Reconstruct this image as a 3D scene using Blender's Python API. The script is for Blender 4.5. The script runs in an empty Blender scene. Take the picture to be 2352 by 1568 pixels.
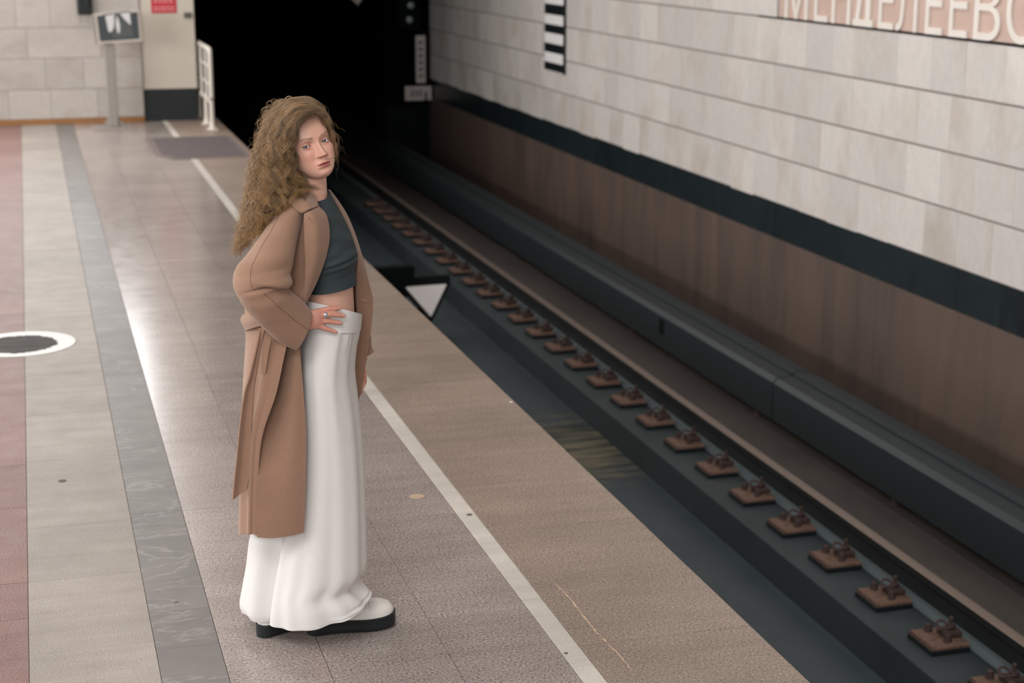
import bpy, bmesh, math, random
import numpy as np
from mathutils import Matrix, Vector

# ------------------------------------------------------------------ camera
SC = bpy.context.scene
FPX = 3820.0                       # focal length in pixels of the 2352 x 1568 frame
CAMH = 2.19
_vp = np.array([43.0 - 1176.0, -(-160.0 - 784.0), -FPX])
_Y = _vp / np.linalg.norm(_vp)
_r = math.radians(0.1)
_Z = np.cross(np.array([math.cos(_r), -math.sin(_r), 0.0]), _Y)
_Z /= np.linalg.norm(_Z)
_X = np.cross(_Y, _Z)
RC = np.array([_X, _Y, _Z])        # camera axes -> world axes
cam_d = bpy.data.cameras.new('camera')
cam_d.sensor_width = 36.0
cam_d.lens = 36.0 * FPX / 2352.0
cam_d.clip_end = 200
cam_d.dof.use_dof = True
cam_d.dof.focus_distance = 5.0
cam_d.dof.aperture_fstop = 3.4
cam = bpy.data.objects.new('camera', cam_d)
M4 = Matrix.Identity(4)
for i in range(3):
    for j in range(3):
        M4[i][j] = RC[i][j]
M4[2][3] = CAMH
cam.matrix_world = M4
SC.collection.objects.link(cam)
SC.camera = cam

# ------------------------------------------------------------------ world, light, exposure
world = bpy.data.worlds.new('world')
SC.world = world
world.use_nodes = True
bg = world.node_tree.nodes['Background']
bg.inputs[0].default_value = (0.62, 0.63, 0.66, 1)
bg.inputs[1].default_value = 0.04
SC.view_settings.view_transform = 'Standard'
SC.view_settings.look = 'None'
SC.view_settings.gamma = 1.0
SC.view_settings.use_curve_mapping = False
SC.view_settings.exposure = 0.0

def area(name, loc, target, sx, sy, power, col):
    d = bpy.data.lights.new(name, 'AREA')
    d.shape = 'RECTANGLE'; d.size = sx; d.size_y = sy
    d.energy = power; d.color = col
    o = bpy.data.objects.new(name, d)
    o.location = loc
    o.rotation_euler = (Vector(target) - Vector(loc)).to_track_quat('-Z', 'Y').to_euler()
    SC.collection.objects.link(o)
    return o

COOL = (0.975, 0.985, 1.0)
# unseen panels: low stand-ins for hall light, ceiling panels, added fills noted below
area('hall_fill_light', (-6.5, 2.5, 2.5), (5.9, 6.0, 0.6), 6.0, 2.2, 200, COOL)
area('hall_fill_light', (-6.5, 9.5, 2.5), (5.9, 10.5, 0.6), 6.0, 2.2, 600, COOL)
area('hall_fill_light', (-6.5, 16.0, 2.5), (5.9, 16.5, 0.6), 5.0, 2.2, 240, COOL)
area('ceiling_area_light', (-0.4, 17.6, 4.55), (-0.4, 17.6, 0.0), 3.4, 4.4, 110, COOL)
area('ceiling_area_light', (-0.2, 6.0, 4.55), (-0.2, 6.0, 0.0), 2.2, 9.0, 45, COOL)
area('end_wall_sheen_light', (-0.75, 20.05, 3.5), (-0.75, 10.0, 3.5), 3.8, 1.7, 190, COOL)  # added unseen panel; brightens the floor sheen and gives fill
area('track_fill_light', (4.15, 7.0, 4.5), (5.9, 7.0, 2.4), 9.0, 0.4, 95, COOL)  # added panel above the track; brightens wall, bed and rails
area('ceiling_area_light', (-0.9, 1.4, 4.4), (0.8, 5.0, 1.0), 2.4, 1.6, 150, COOL)  # added panel, tilted at the woman to light her from above
area('hall_fill_light', (-1.0, -2.5, 3.0), (0.8, 5.0, 1.2), 3.0, 1.4, 210, COOL)  # added camera-side fill for her face and trousers

# ------------------------------------------------------------------ helpers
COL = SC.collection

def ray(px, py):
    v = RC @ np.array([px - 1176.0, -(py - 784.0), -FPX])
    return v / np.linalg.norm(v)

def onz(px, py, z):
    r = ray(px, py)
    return np.array([0, 0, CAMH]) + r * ((z - CAMH) / r[2])

def mk(name, verts, faces, mat=None, parent=None, smooth=False):
    me = bpy.data.meshes.new(name)
    me.from_pydata([tuple(map(float, v)) for v in verts], [], [tuple(map(int, f)) for f in faces])
    me.update()
    o = bpy.data.objects.new(name, me)
    COL.objects.link(o)
    if mat is not None:
        me.materials.append(mat)
    if smooth:
        me.polygons.foreach_set('use_smooth', [True] * len(me.polygons))
    if parent is not None:
        setpar(o, parent)
    return o

def setpar(o, parent):
    o.parent = parent
    o.matrix_parent_inverse = world_of(parent).inverted()

def world_of(o):
    m = Matrix.Translation(o.location)
    if o.parent is not None:
        m = world_of(o.parent) @ o.matrix_parent_inverse @ m
    return m

def tag(o, label, cat, group=None):
    o['label'] = label
    o['category'] = cat
    if group:
        o['group'] = group
    return o

def structure(o, label=None):
    o['kind'] = 'structure'
    if label:
        o['label'] = label
    return o

def empty(name, loc):
    e = bpy.data.objects.new(name, None)
    e.location = loc
    e.empty_display_size = 0.1
    COL.objects.link(e)
    return e

class MB:
    """collects boxes / prisms / tubes and links them as one mesh object"""
    def __init__(s):
        s.v = []; s.f = []
    def add(s, v, f):
        n = len(s.v)
        s.v += [tuple(map(float, p)) for p in v]
        s.f += [tuple(i + n for i in q) for q in f]
        return s
    def box(s, x0, x1, y0, y1, z0, z1, b=0.0):
        if b <= 0:
            v = [(x0, y0, z0), (x1, y0, z0), (x1, y1, z0), (x0, y1, z0), (x0, y0, z1), (x1, y0, z1), (x1, y1, z1), (x0, y1, z1)]
            f = [(0, 3, 2, 1), (4, 5, 6, 7), (0, 1, 5, 4), (1, 2, 6, 5), (2, 3, 7, 6), (3, 0, 4, 7)]
            return s.add(v, f)
        bm = bmesh.new()
        bmesh.ops.create_cube(bm, size=1.0)
        for q in bm.verts:
            q.co = Vector(((x0 + x1) / 2 + q.co.x * (x1 - x0), (y0 + y1) / 2 + q.co.y * (y1 - y0), (z0 + z1) / 2 + q.co.z * (z1 - z0)))
        bmesh.ops.bevel(bm, geom=bm.edges[:], offset=b, segments=2, affect='EDGES', profile=0.5)
        bm.verts.index_update()
        s.add([q.co[:] for q in bm.verts], [[q.index for q in fa.verts] for fa in bm.faces])
        bm.free()
        return s
    def prism(s, prof, axis, a0, a1):
        """profile polygon (2-D, counter-clockwise) extruded along axis"""
        n = len(prof)
        def pt(p, a):
            return {'x': (a, p[0], p[1]), 'y': (p[0], a, p[1]), 'z': (p[0], p[1], a)}[axis]
        v = [pt(p, a0) for p in prof] + [pt(p, a1) for p in prof]
        f = [tuple(range(n))[::-1], tuple(range(n, 2 * n))] + [(i, (i + 1) % n, n + (i + 1) % n, n + i) for i in range(n)]
        return s.add(v, f)
    def tube(s, pts, rad, n=10, cap=True):
        P = [np.array(p, float) for p in pts]
        R_ = rad if hasattr(rad, '__len__') else [rad] * len(P)
        v = []; f = []
        up = None
        for i, p in enumerate(P):
            t = P[min(i + 1, len(P) - 1)] - P[max(i - 1, 0)]
            t = t / (np.linalg.norm(t) + 1e-9)
            if up is None:
                up = np.array([0, 0, 1.0]) if abs(t[2]) < 0.9 else np.array([1.0, 0, 0])
            a = np.cross(t, up); a /= np.linalg.norm(a)
            b = np.cross(a, t); up = b
            for k in range(n):
                th = 2 * math.pi * k / n
                v.append(p + R_[i] * (math.cos(th) * a + math.sin(th) * b))
        for i in range(len(P) - 1):
            for k in range(n):
                f.append((i * n + k, i * n + (k + 1) % n, (i + 1) * n + (k + 1) % n, (i + 1) * n + k))
        if cap:
            f.append(tuple(range(n))); f.append(tuple(range((len(P) - 1) * n, len(P) * n))[::-1])
        return s.add(v, f)
    def build(s, name, mat, parent=None, smooth=False, fix=True):
        o = mk(name, s.v, s.f, mat, parent, smooth)
        if fix:
            bm = bmesh.new(); bm.from_mesh(o.data)
            bmesh.ops.recalc_face_normals(bm, faces=bm.faces[:])
            bm.to_mesh(o.data); bm.free()
        if smooth:
            o.data.set_sharp_from_angle(angle=math.radians(40))
        return o

def slab(name, axis, a0, a1, b0, b1, face, depth, mat, parent, c=0.002):
    """a chamfered stone slab. axis = outward normal ('z', '-x', '-y'); a, b = the in-plane extents"""
    o = [(a0, b0), (a1, b0), (a1, b1), (a0, b1)]
    i = [(a0 + c, b0 + c), (a1 - c, b0 + c), (a1 - c, b1 - c), (a0 + c, b1 - c)]
    def P(q, d):
        if axis == 'z': return (q[0], q[1], face - d)
        if axis == '-x': return (face + d, q[0], q[1])
        return (q[0], face + d, q[1])
    v = [P(q, depth) for q in o] + [P(q, c) for q in o] + [P(q, 0) for q in i]
    f = [(8, 9, 10, 11)]
    for k in range(4):
        n = (k + 1) % 4
        f += [(k, n, 4 + n, 4 + k), (4 + k, 4 + n, 8 + n, 8 + k)]
    f.append((3, 2, 1, 0))
    if axis == '-x':
        f = [q[::-1] for q in f]
    return mk(name, v, f, mat, parent)

# ------------------------------------------------------------------ materials
def srgb(r, g, b):
    def c(x):
        x /= 255.0
        return x / 12.92 if x <= 0.04045 else ((x + 0.055) / 1.055) ** 2.4
    return (c(r), c(g), c(b), 1.0)

class NT:
    def __init__(s, name, rough=0.5, spec=0.5):
        s.m = bpy.data.materials.new(name); s.m.use_nodes = True
        s.t = s.m.node_tree; s.b = s.t.nodes['Principled BSDF']
        s.b.inputs['Roughness'].default_value = rough
        s.b.inputs['Specular IOR Level'].default_value = spec
        s.tc = s.t.nodes.new('ShaderNodeTexCoord')
    def n(s, ty, **kw):
        q = s.t.nodes.new(ty)
        for k, v in kw.items():
            setattr(q, k, v)
        return q
    def l(s, a, b):
        s.t.links.new(a, b)
    def vec(s, scale=(1, 1, 1), src='Object'):
        mp = s.n('ShaderNodeMapping'); mp.inputs['Scale'].default_value = scale
        s.l(s.tc.outputs[src], mp.inputs['Vector'])
        return mp.outputs[0]
    def noise(s, scale, detail=3, rough=0.55, vec=None, dist=0.0):
        q = s.n('ShaderNodeTexNoise')
        q.inputs['Scale'].default_value = scale; q.inputs['Detail'].default_value = detail
        q.inputs['Roughness'].default_value = rough; q.inputs['Distortion'].default_value = dist
        s.l(vec if vec is not None else s.tc.outputs['Object'], q.inputs['Vector'])
        return q.outputs['Fac']
    def ramp(s, fac, stops, interp='LINEAR'):
        q = s.n('ShaderNodeValToRGB'); q.color_ramp.interpolation = interp
        e = q.color_ramp.elements
        while len(e) < len(stops): e.new(0.5)
        for k, (p, c) in enumerate(stops):
            e[k].position = p; e[k].color = c if len(c) == 4 else (*c, 1)
        s.l(fac, q.inputs[0])
        return q.outputs[0]
    def mix(s, fac, a, b, mode='MIX'):
        q = s.n('ShaderNodeMix', data_type='RGBA', blend_type=mode)
        for sock, val in ((q.inputs[0], fac), (q.inputs[6], a), (q.inputs[7], b)):
            if hasattr(val, 'is_output'): s.l(val, sock)
            elif hasattr(val, '__len__'): sock.default_value = val if len(val) == 4 else (*val, 1)
            else: sock.default_value = val
        return q.outputs[2]
    def rnd(s):
        return s.n('ShaderNodeObjectInfo').outputs['Random']
    def math(s, op, a, b=0.0):
        q = s.n('ShaderNodeMath', operation=op)
        for sock, val in ((q.inputs[0], a), (q.inputs[1], b)):
            if hasattr(val, 'is_output'): s.l(val, sock)
            else: sock.default_value = val
        return q.outputs[0]
    def grey(s, fac, lo, hi):
        return s.ramp(fac, [(0.0, (lo, lo, lo)), (1.0, (hi, hi, hi))])
    def color(s, c):
        if hasattr(c, 'is_output'): s.l(c, s.b.inputs['Base Color'])
        else: s.b.inputs['Base Color'].default_value = c
        return s
    def bump(s, h, strength=0.2, dist=0.01):
        q = s.n('ShaderNodeBump'); q.inputs['Strength'].default_value = strength; q.inputs['Distance'].default_value = dist
        s.l(h, q.inputs['Height']); s.l(q.outputs[0], s.b.inputs['Normal'])
        return s

def granite(name, base, dark, light, rough=0.28, var=0.12, speck=420.0, stain=0.0):
    k = NT(name, rough, 0.5)
    sp = k.noise(speck, 2, 0.6)
    c = k.ramp(sp, [(0.33, dark), (0.45, base), (0.55, base), (0.66, light)])
    big = k.noise(1.7, 4, 0.6)
    c = k.mix(1.0, c, k.ramp(big, [(0.25, (0.80, 0.79, 0.78)), (0.75, (1.1, 1.1, 1.1))]), 'MULTIPLY')
    st = k.noise(6.0, 4, 0.6, k.vec((0.25, 2.2, 1)))
    c = k.mix(1.0, c, k.ramp(st, [(0.3, (0.90, 0.89, 0.88)), (0.7, (1.06, 1.06, 1.06))]), 'MULTIPLY')
    c = k.mix(1.0, c, k.grey(k.rnd(), 1 - var, 1 + var), 'MULTIPLY')
    k.color(c)
    k.l(k.grey(k.noise(9, 3), rough - 0.06, rough + 0.12), k.b.inputs['Roughness'])
    k.bump(sp, 0.03, 0.002)
    return k.m

def marble(name, base, warm, vein, rough=0.35, var=0.09, vs=(0.8, 0.8, 0.5)):
    k = NT(name, rough, 0.5)
    off = k.n('ShaderNodeVectorMath', operation='ADD')
    k.l(k.tc.outputs['Object'], off.inputs[0])
    cmb = k.n('ShaderNodeCombineXYZ')
    r = k.rnd()
    k.l(k.math('MULTIPLY', r, 40.0), cmb.inputs[0]); k.l(k.math('MULTIPLY', r, 91.0), cmb.inputs[1]); k.l(k.math('MULTIPLY', r, 57.0), cmb.inputs[2])
    k.l(cmb.outputs[0], off.inputs[1])
    mp = k.n('ShaderNodeMapping'); mp.inputs['Scale'].default_value = vs
    k.l(off.outputs[0], mp.inputs['Vector'])
    v = mp.outputs[0]
    n1 = k.noise(2.4, 5, 0.55, v, 0.5)
    c = k.ramp(n1, [(0.28, warm), (0.5, base), (0.75, base)])
    n2 = k.noise(5.5, 8, 0.7, v, 1.6)
    vn = k.ramp(n2, [(0.44, (0, 0, 0)), (0.50, (1, 1, 1)), (0.56, (0, 0, 0))])
    c = k.mix(k.math('MULTIPLY', vn, 0.22), c, vein)
    c = k.mix(1.0, c, k.grey(r, 1 - var, 1 + var), 'MULTIPLY')
    k.color(c)
    return k.m

def plain(name, col, rough=0.5, spec=0.4, metal=0.0, nz=0.0, ns=12.0):
    k = NT(name, rough, spec)
    k.b.inputs['Metallic'].default_value = metal
    if nz > 0:
        n = k.noise(ns, 5, 0.65)
        k.color(k.mix(1.0, col, k.grey(n, 1 - nz * 2, 1 + nz * 2), 'MULTIPLY'))
    else:
        k.color(col)
    return k.m

def emis(name, col, st):
    k = NT(name, 0.4)
    k.color((0.02, 0.02, 0.02, 1))
    k.b.inputs['Emission Color'].default_value = col
    k.b.inputs['Emission Strength'].default_value = st
    return k.m

m_red = granite('red_granite', srgb(136, 103, 95), srgb(98, 75, 71), srgb(162, 134, 126), 0.55, 0.10, 150)
m_beige = granite('beige_granite', srgb(158, 148, 139), srgb(132, 123, 115), srgb(176, 167, 158), 0.55, 0.06, 180)
def grey_marble():
    k = NT('grey_marble', 0.5, 0.4)
    n1 = k.noise(5, 6, 0.6)
    c = k.ramp(n1, [(0.3, srgb(108, 102, 98)), (0.7, srgb(124, 118, 113))])
    w = k.noise(1.1, 5, 0.6, k.vec((1.2, 3.6, 1)), 1.2)
    vn = k.ramp(w, [(0.53, (0, 0, 0)), (0.545, (1, 1, 1)), (0.56, (0, 0, 0))])
    c = k.mix(k.math('MULTIPLY', vn, 0.3), c, srgb(186, 181, 176))
    c = k.mix(1.0, c, k.grey(k.rnd(), 0.93, 1.07), 'MULTIPLY')
    k.color(c)
    return k.m
m_grey = grey_marble()
m_gran = granite('pink_granite', srgb(164, 151, 145), srgb(110, 101, 97), srgb(196, 186, 180), 0.17, 0.06, 120)
m_edge = granite('edge_granite', srgb(150, 132, 119), srgb(102, 90, 83), srgb(184, 165, 150), 0.40, 0.07, 120)
m_stripe = granite('white_limit_stone', srgb(208, 200, 189), srgb(188, 178, 168), srgb(222, 216, 208), 0.4, 0.05, 200)
m_wallm = marble('white_marble', srgb(206, 198, 191), srgb(190, 177, 164), srgb(168, 163, 160), 0.42)
m_endm = marble('end_wall_marble', srgb(186, 178, 171), srgb(172, 160, 149), srgb(150, 138, 128), 0.42, 0.06, (0.6, 1, 1))
m_fgrout = plain('floor_grout', srgb(112, 98, 88), 0.8, 0.2)
m_grout = plain('grout', srgb(142, 133, 127), 0.9, 0.1)
m_black = marble('black_marble', srgb(26, 34, 37), srgb(20, 26, 29), srgb(44, 52, 55), 0.32, 0.12)

def brown_wall():
    k = NT('brown_painted_wall', 0.55, 0.4)
    v = k.vec((1, 1.4, 0.25))
    n = k.noise(1.8, 7, 0.7, v, 0.5)
    c = k.ramp(n, [(0.25, srgb(66, 55, 49)), (0.5, srgb(86, 71, 63)), (0.75, srgb(98, 80, 69))])
    k.color(c)
    return k.m
m_brown = brown_wall()

def bed():
    k = NT('trackbed_concrete', 0.62, 0.35)
    n = k.noise(2.2, 6, 0.65, k.vec((1, 0.5, 1)))
    c = k.ramp(n, [(0.3, srgb(46, 54, 57)), (0.6, srgb(56, 64, 67)), (0.8, srgb(72, 69, 67))])
    # rust dust on the wall side of the rail
    sx = k.n('ShaderNodeSeparateXYZ'); k.l(k.tc.outputs['Object'], sx.inputs[0])
    f = k.ramp(k.math('ADD', k.math('SUBTRACT', sx.outputs[0], 4.0), k.math('MULTIPLY', k.noise(4, 4), 0.05)), [(0.40, (0, 0, 0)), (0.44, (1, 1, 1))])
    c = k.mix(f, c, k.ramp(n, [(0.3, srgb(64, 58, 55)), (0.7, srgb(80, 72, 67))]))
    k.color(c); k.bump(k.noise(60, 4), 0.15, 0.01)
    return k.m
m_bed = bed()

def trough():
    k = NT('trough_concrete', 0.55, 0.4)
    n = k.noise(3, 6, 0.65)
    c = k.ramp(n, [(0.3, srgb(56, 66, 70)), (0.7, srgb(66, 75, 79))])
    # dried rust-water stain on the trough floor
    d = k.n('ShaderNodeVectorMath', operation='DISTANCE')
    mp = k.n('ShaderNodeMapping'); mp.inputs['Location'].default_value = (-3.72, -11.1 * 0.55, 0.0); mp.inputs['Scale'].default_value = (1, 0.55, 0)
    k.l(k.tc.outputs['Object'], mp.inputs['Vector'])
    k.l(mp.outputs[0], d.inputs[0])
    dd = k.math('ADD', d.outputs['Value'], k.math('MULTIPLY', k.noise(5, 5, 0.7), 0.8))
    f = k.ramp(dd, [(0.62, (1, 1, 1)), (0.9, (0, 0, 0))])
    st = k.noise(3.5, 3, 0.5, k.vec((0.6, 3.0, 1)))
    c = k.mix(f, c, k.ramp(st, [(0.4, srgb(48, 54, 50)), (0.6, srgb(112, 104, 84))]))
    k.color(c)
    return k.m
m_trough = trough()

def rust():
    k = NT('rusty_steel', 0.75, 0.3)
    n = k.noise(40, 5, 0.7)
    k.color(k.ramp(n, [(0.3, srgb(80, 62, 54)), (0.55, srgb(116, 90, 77)), (0.75, srgb(134, 106, 91))]))
    k.bump(n, 0.4, 0.004)
    return k.m
m_rust = rust()
m_bolt = plain('dark_rusted_bolt', srgb(74, 58, 54), 0.7, 0.3, 0.0, 0.2, 60)
m_railw = plain('shaded_rail_web_steel', srgb(27, 30, 31), 0.6, 0.4, 0.0, 0.15, 25)  # web colour darkened for the black shade below the rail head
m_railt = plain('polished_rail_head', srgb(126, 110, 100), 0.42, 0.6, 0.35, 0.05, 8)
m_railf = plain('rail_foot_steel', srgb(88, 98, 100), 0.5, 0.5, 0.0, 0.1, 20)
m_cover = plain('dark_contact_rail_cover', srgb(33, 40, 43), 0.55, 0.4, 0.0, 0.08, 5)
m_tunnel = plain('near_black_tunnel_lining', srgb(20, 24, 25), 0.95, 0.1)  # near-black colour helps the unlit tunnel stay dark; black fittings share it
m_white = plain('white_paint', srgb(214, 205, 193), 0.45, 0.4, 0.0, 0.03, 4)
m_plast = plain('pier_plaster', srgb(202, 192, 178), 0.6, 0.3, 0.0, 0.04, 3)
m_dark = plain('dark_plinth_paint', srgb(28, 34, 35), 0.5, 0.4)
m_ceil = plain('ceiling_white', srgb(214, 208, 200), 0.8, 0.2)
m_skirt = plain('brown_skirting', srgb(150, 104, 62), 0.5, 0.4, 0.0, 0.12, 9)

# ------------------------------------------------------------------ the setting
WX, YEND, EDGE = 5.9, 20.12, 2.14
P = MB().box(-9, EDGE - 0.02, -8, YEND, -1.5, -0.005).box(-9, -0.75, -8, YEND, -0.005, -0.001).box(-0.75, EDGE - 0.02, -8, 2.6, -0.005, -0.001).box(1.28, EDGE - 0.02, YEND, 27, -1.5, -0.005)
floor = structure(P.build('floor', m_fgrout), 'granite platform floor with red, beige, grey and white bands')
rs = random.Random(4)
def column(name, x0, x1, joints, mat, y1=YEND, g=0.001):
    js = [j for j in joints if j < y1 - 0.05] + [y1]
    for a, b in zip(js[:-1], js[1:]):
        slab(name, 'z', x0 + g, x1 - g, a + g, b - g, rs.uniform(-0.0004, 0.0004), 0.0045 if x1 < EDGE else 0.06, mat, floor, 0.0007)
def seq(lst, step, end=30):
    out = list(lst)
    while out[-1] < end: out.append(out[-1] + step * rs.uniform(0.92, 1.08))
    return out
column('red_granite_slab', -0.75, -0.115, seq([2.6, 3.1, 3.55, 4.05, 4.4, 4.7, 5.0, 5.32, 5.645, 5.96, 6.45, 7.0], 0.62), m_red)
column('beige_granite_slab', -0.115, 0.268, seq([2.6, 3.2, 3.8, 4.4, 5.02, 5.64, 6.19, 7.04, 7.75, 8.49, 9.2, 9.95, 10.66], 0.7), m_beige)
column('grey_marble_slab', 0.268, 0.465, seq([2.6, 3.3, 4.2, 4.95, 5.25, 6.25, 7.16, 8.39, 9.4], 0.95), m_grey)
column('granite_slab', 0.465, 0.766, seq([2.6, 3.2, 3.8, 4.3, 4.8, 5.33, 5.70, 6.24, 6.79, 7.68, 8.56, 9.5, 10.46], 0.9), m_gran)
column('granite_slab', 0.766, 1.144, seq([2.6, 3.2, 3.7, 4.15, 4.69, 5.3, 5.9, 6.5, 7.1, 7.7, 8.3, 8.92, 9.54], 0.61), m_gran, 24)
column('granite_slab', 1.144, 1.484, seq([2.6, 3.2, 3.7, 4.3, 4.97, 5.93, 6.75, 7.55, 8.3], 0.62), m_gran, 24)
column('white_stripe_stone', 1.484, 1.554, seq([2.6, 3.15, 3.7, 4.0, 4.47, 5.02, 5.58, 6.02, 6.59, 7.12], 0.53), m_stripe, 24)
column('edge_granite_slab', 1.554, EDGE, seq([2.6, 3.1, 3.6, 4.1, 4.62, 5.15, 5.685, 6.215, 6.75], 0.53), m_edge, 24)

# track trough, raised rail beds
tb = MB().box(EDGE - 0.02, WX + 0.3, -8, 60, -1.8, -1.5)
structure(tb.build('floor_trackbed', m_trough), 'dark concrete drainage floor of the track trough')
structure(MB().box(3.98, WX + 0.05, -8, 60, -1.5, -1.285, 0.006).build('floor_rail_slab', m_bed), 'raised grey concrete bed carrying the far rail')
structure(MB().box(2.16, 3.2, -8, 60, -1.5, -1.285, 0.006).build('floor_rail_slab', m_bed), 'raised concrete bed beside the platform face')

# track wall: brown base, black band, marble rows
wr = MB().box(WX + 0.009, WX + 0.4, -8, 25.0, 0.0, 4.6)
wall_right = structure(wr.build('wall_right', m_grout), 'white marble track wall above a black band')
wb = structure(MB().box(WX - 0.005, WX + 0.4, -8, 25.0, -1.5, -0.29).build('wall_right_base', m_brown), 'brown painted lower track wall')
y = 6.0
while y < 25.0:
    w = 1.16 if y > 7 else 1.0
    slab('black_band_slab', '-x', y + 0.001, min(y + w, 25.0) - 0.001, -0.29, 0.002, WX + 0.008, 0.05, m_black, wall_right, 0.002)
    y += w
rows = [(0.0, 0.378), (0.378, 0.755), (0.755, 1.135), (1.135, 1.505), (1.505, 1.885), (1.885, 2.265)]
offs = [0.05, 0.31, 0.06, 0.02, 0.13, 0.3]
for (z0, z1), o0 in zip(rows, offs):
    y = 7.4 + o0
    while y < 24.98:
        w = 0.47 * rs.choice([0.92, 1.0, 1.0, 1.06])
        y2 = min(y + w, 25.0)
        if 25.0 - y2 < 0.15: y2 = 25.0
        if not (z0 > 1.4 and y < 12.6):
            if z0 > 1.4 and y < 12.75: pass
            drop = rs.choice([0, 0, 0, 0.006, 0.012]) if z0 == 0 else 0
            slab('marble_wall_slab', '-x', max(y, 12.63 if z0 > 1.4 else 0) + 0.0012, y2 - 0.0012, z0 + 0.008 - drop, z1 - 0.008, WX + rs.uniform(-0.0012, 0.0012), 0.04, m_wallm, wall_right, 0.0025)
        y = y2
# plain upper wall and the part of the wall behind the camera
structure(MB().box(WX, WX + 0.04, -8, 7.44, 0.0, 4.6).box(WX, WX + 0.04, 7.4, 25.0, 2.27, 4.6).build('wall_right_upper', m_wallm), 'upper white marble track wall')
# station end wall
we = MB().box(-9, 1.29, YEND + 0.007, YEND + 0.4, 0, 4.6)
wall_back = structure(we.build('wall_back', m_grout), 'pale marble end wall of the platform')
zr = [0.062, 0.40, 0.757, 1.105, 1.46, 1.82]
xo = {0: [-1.3, -0.75, -0.24, 0.235, 0.76, 1.285], 1: [-1.4, -0.9, -0.42, 0.19, 0.62, 1.285], 2: [-1.45, -0.95, -0.5, 0.01, 0.83, 1.285], 3: [-1.3, -0.7, -0.1, 0.28, 0.62, 1.285], 4: [-1.3, -0.6, 0.05, 0.62, 1.285]}
for k in range(5):
    xs = [-2.6, -1.95] + xo[k]
    for a, b in zip(xs[:-1], xs[1:]):
        slab('end_wall_slab', '-y', a + 0.0015, b - 0.0015, zr[k] + 0.003, zr[k + 1] - 0.003, YEND + rs.uniform(-0.001, 0.001), 0.04, m_endm, wall_back, 0.002)
structure(MB().box(-9, 1.285, YEND, YEND + 0.04, 1.82, 4.6).box(-9, -2.6, YEND, YEND + 0.04, 0.06, 1.82).build('wall_back_upper', m_endm), 'upper pale end wall')
structure(MB().box(-9, 1.285, YEND - 0.012, YEND + 0.03, 0.0, 0.06, 0.003).build('baseboard_back', m_skirt), 'brown skirting along the end wall')
# white pier with dark plinth at the end of the platform
structure(MB().box(1.29, 1.915, YEND + 0.02, YEND + 0.7, 0.375, 4.6, 0.006).build('wall_pier', m_plast), 'white plastered pier beside the tunnel mouth')
structure(MB().box(1.30, 1.905, YEND + 0.025, YEND + 0.69, -0.03, 0.375).build('baseboard_pier', m_dark), 'black plinth under the white pier')
# tunnel
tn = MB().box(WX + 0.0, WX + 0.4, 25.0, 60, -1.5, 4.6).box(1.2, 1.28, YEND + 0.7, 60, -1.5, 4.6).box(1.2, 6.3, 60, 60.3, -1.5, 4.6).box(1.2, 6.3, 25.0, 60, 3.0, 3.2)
structure(tn.build('wall_tunnel', m_tunnel), 'unlit tunnel lining, coloured near black to stay dark')
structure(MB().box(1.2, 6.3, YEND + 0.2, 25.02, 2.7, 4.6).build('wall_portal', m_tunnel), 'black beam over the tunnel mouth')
structure(MB().box(5.2, 5.9, 25.0, 25.3, -1.5, -0.4).build('wall_tunnel_niche', m_tunnel), 'dark tunnel niche')
structure(MB().box(-9, 1.9, -8, YEND + 0.4, 4.6, 4.8).build('ceiling', m_ceil), 'white station ceiling')
structure(MB().box(1.9, 6.3, -8, YEND + 0.4, 4.6, 4.8).build('ceiling_sheen_mask', m_dark), 'unseen ceiling band over the track, darkened to dull the floor reflection')  # added dark band; keeps bright ceiling out of the right-hand floor reflection
structure(MB().box(-9.3, -9, -8, YEND, 0, 4.6).box(-9, 6.3, -8.3, -8, -1.5, 4.6).build('wall_left', m_ceil), 'pale hall wall')

# ------------------------------------------------------------------ track things
def rail(xc, label):
    e = tag(empty('rail', (xc, 3.0, -1.28)), label, 'rail')
    zb = -1.28
    web = [(xc - 0.009, zb + 0.02), (xc + 0.009, zb + 0.02), (xc + 0.009, zb + 0.135), (xc - 0.009, zb + 0.135)]
    foot = [(xc - 0.075, zb), (xc + 0.075, zb), (xc + 0.075, zb + 0.011), (xc + 0.012, zb + 0.03), (xc - 0.012, zb + 0.03), (xc - 0.075, zb + 0.011)]
    head = [(xc - 0.012, zb + 0.132), (xc + 0.012, zb + 0.132), (xc + 0.0365, zb + 0.143), (xc + 0.0365, zb + 0.1795), (xc - 0.0365, zb + 0.1795), (xc - 0.0365, zb + 0.143)]
    top = [(xc - 0.033, zb + 0.1775), (xc + 0.033, zb + 0.1775), (xc + 0.034, zb + 0.1805), (xc + 0.018, zb + 0.183), (xc - 0.018, zb + 0.183), (xc - 0.034, zb + 0.1805)]
    MB().prism(foot, 'y', -4, 55).build('rail_foot', m_railf, e)
    MB().prism(web, 'y', -4, 55).build('rail_web', m_railw, e)
    h = MB().prism(head, 'y', -4, 55).build('rail_head', m_railw, e)
    MB().prism(top, 'y', -4, 55).build('running_surface', m_railt, h)
    return e
rail(4.393, 'far running rail with bright worn head along the track')
rail(2.80, 'near running rail close under the platform edge')

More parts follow.
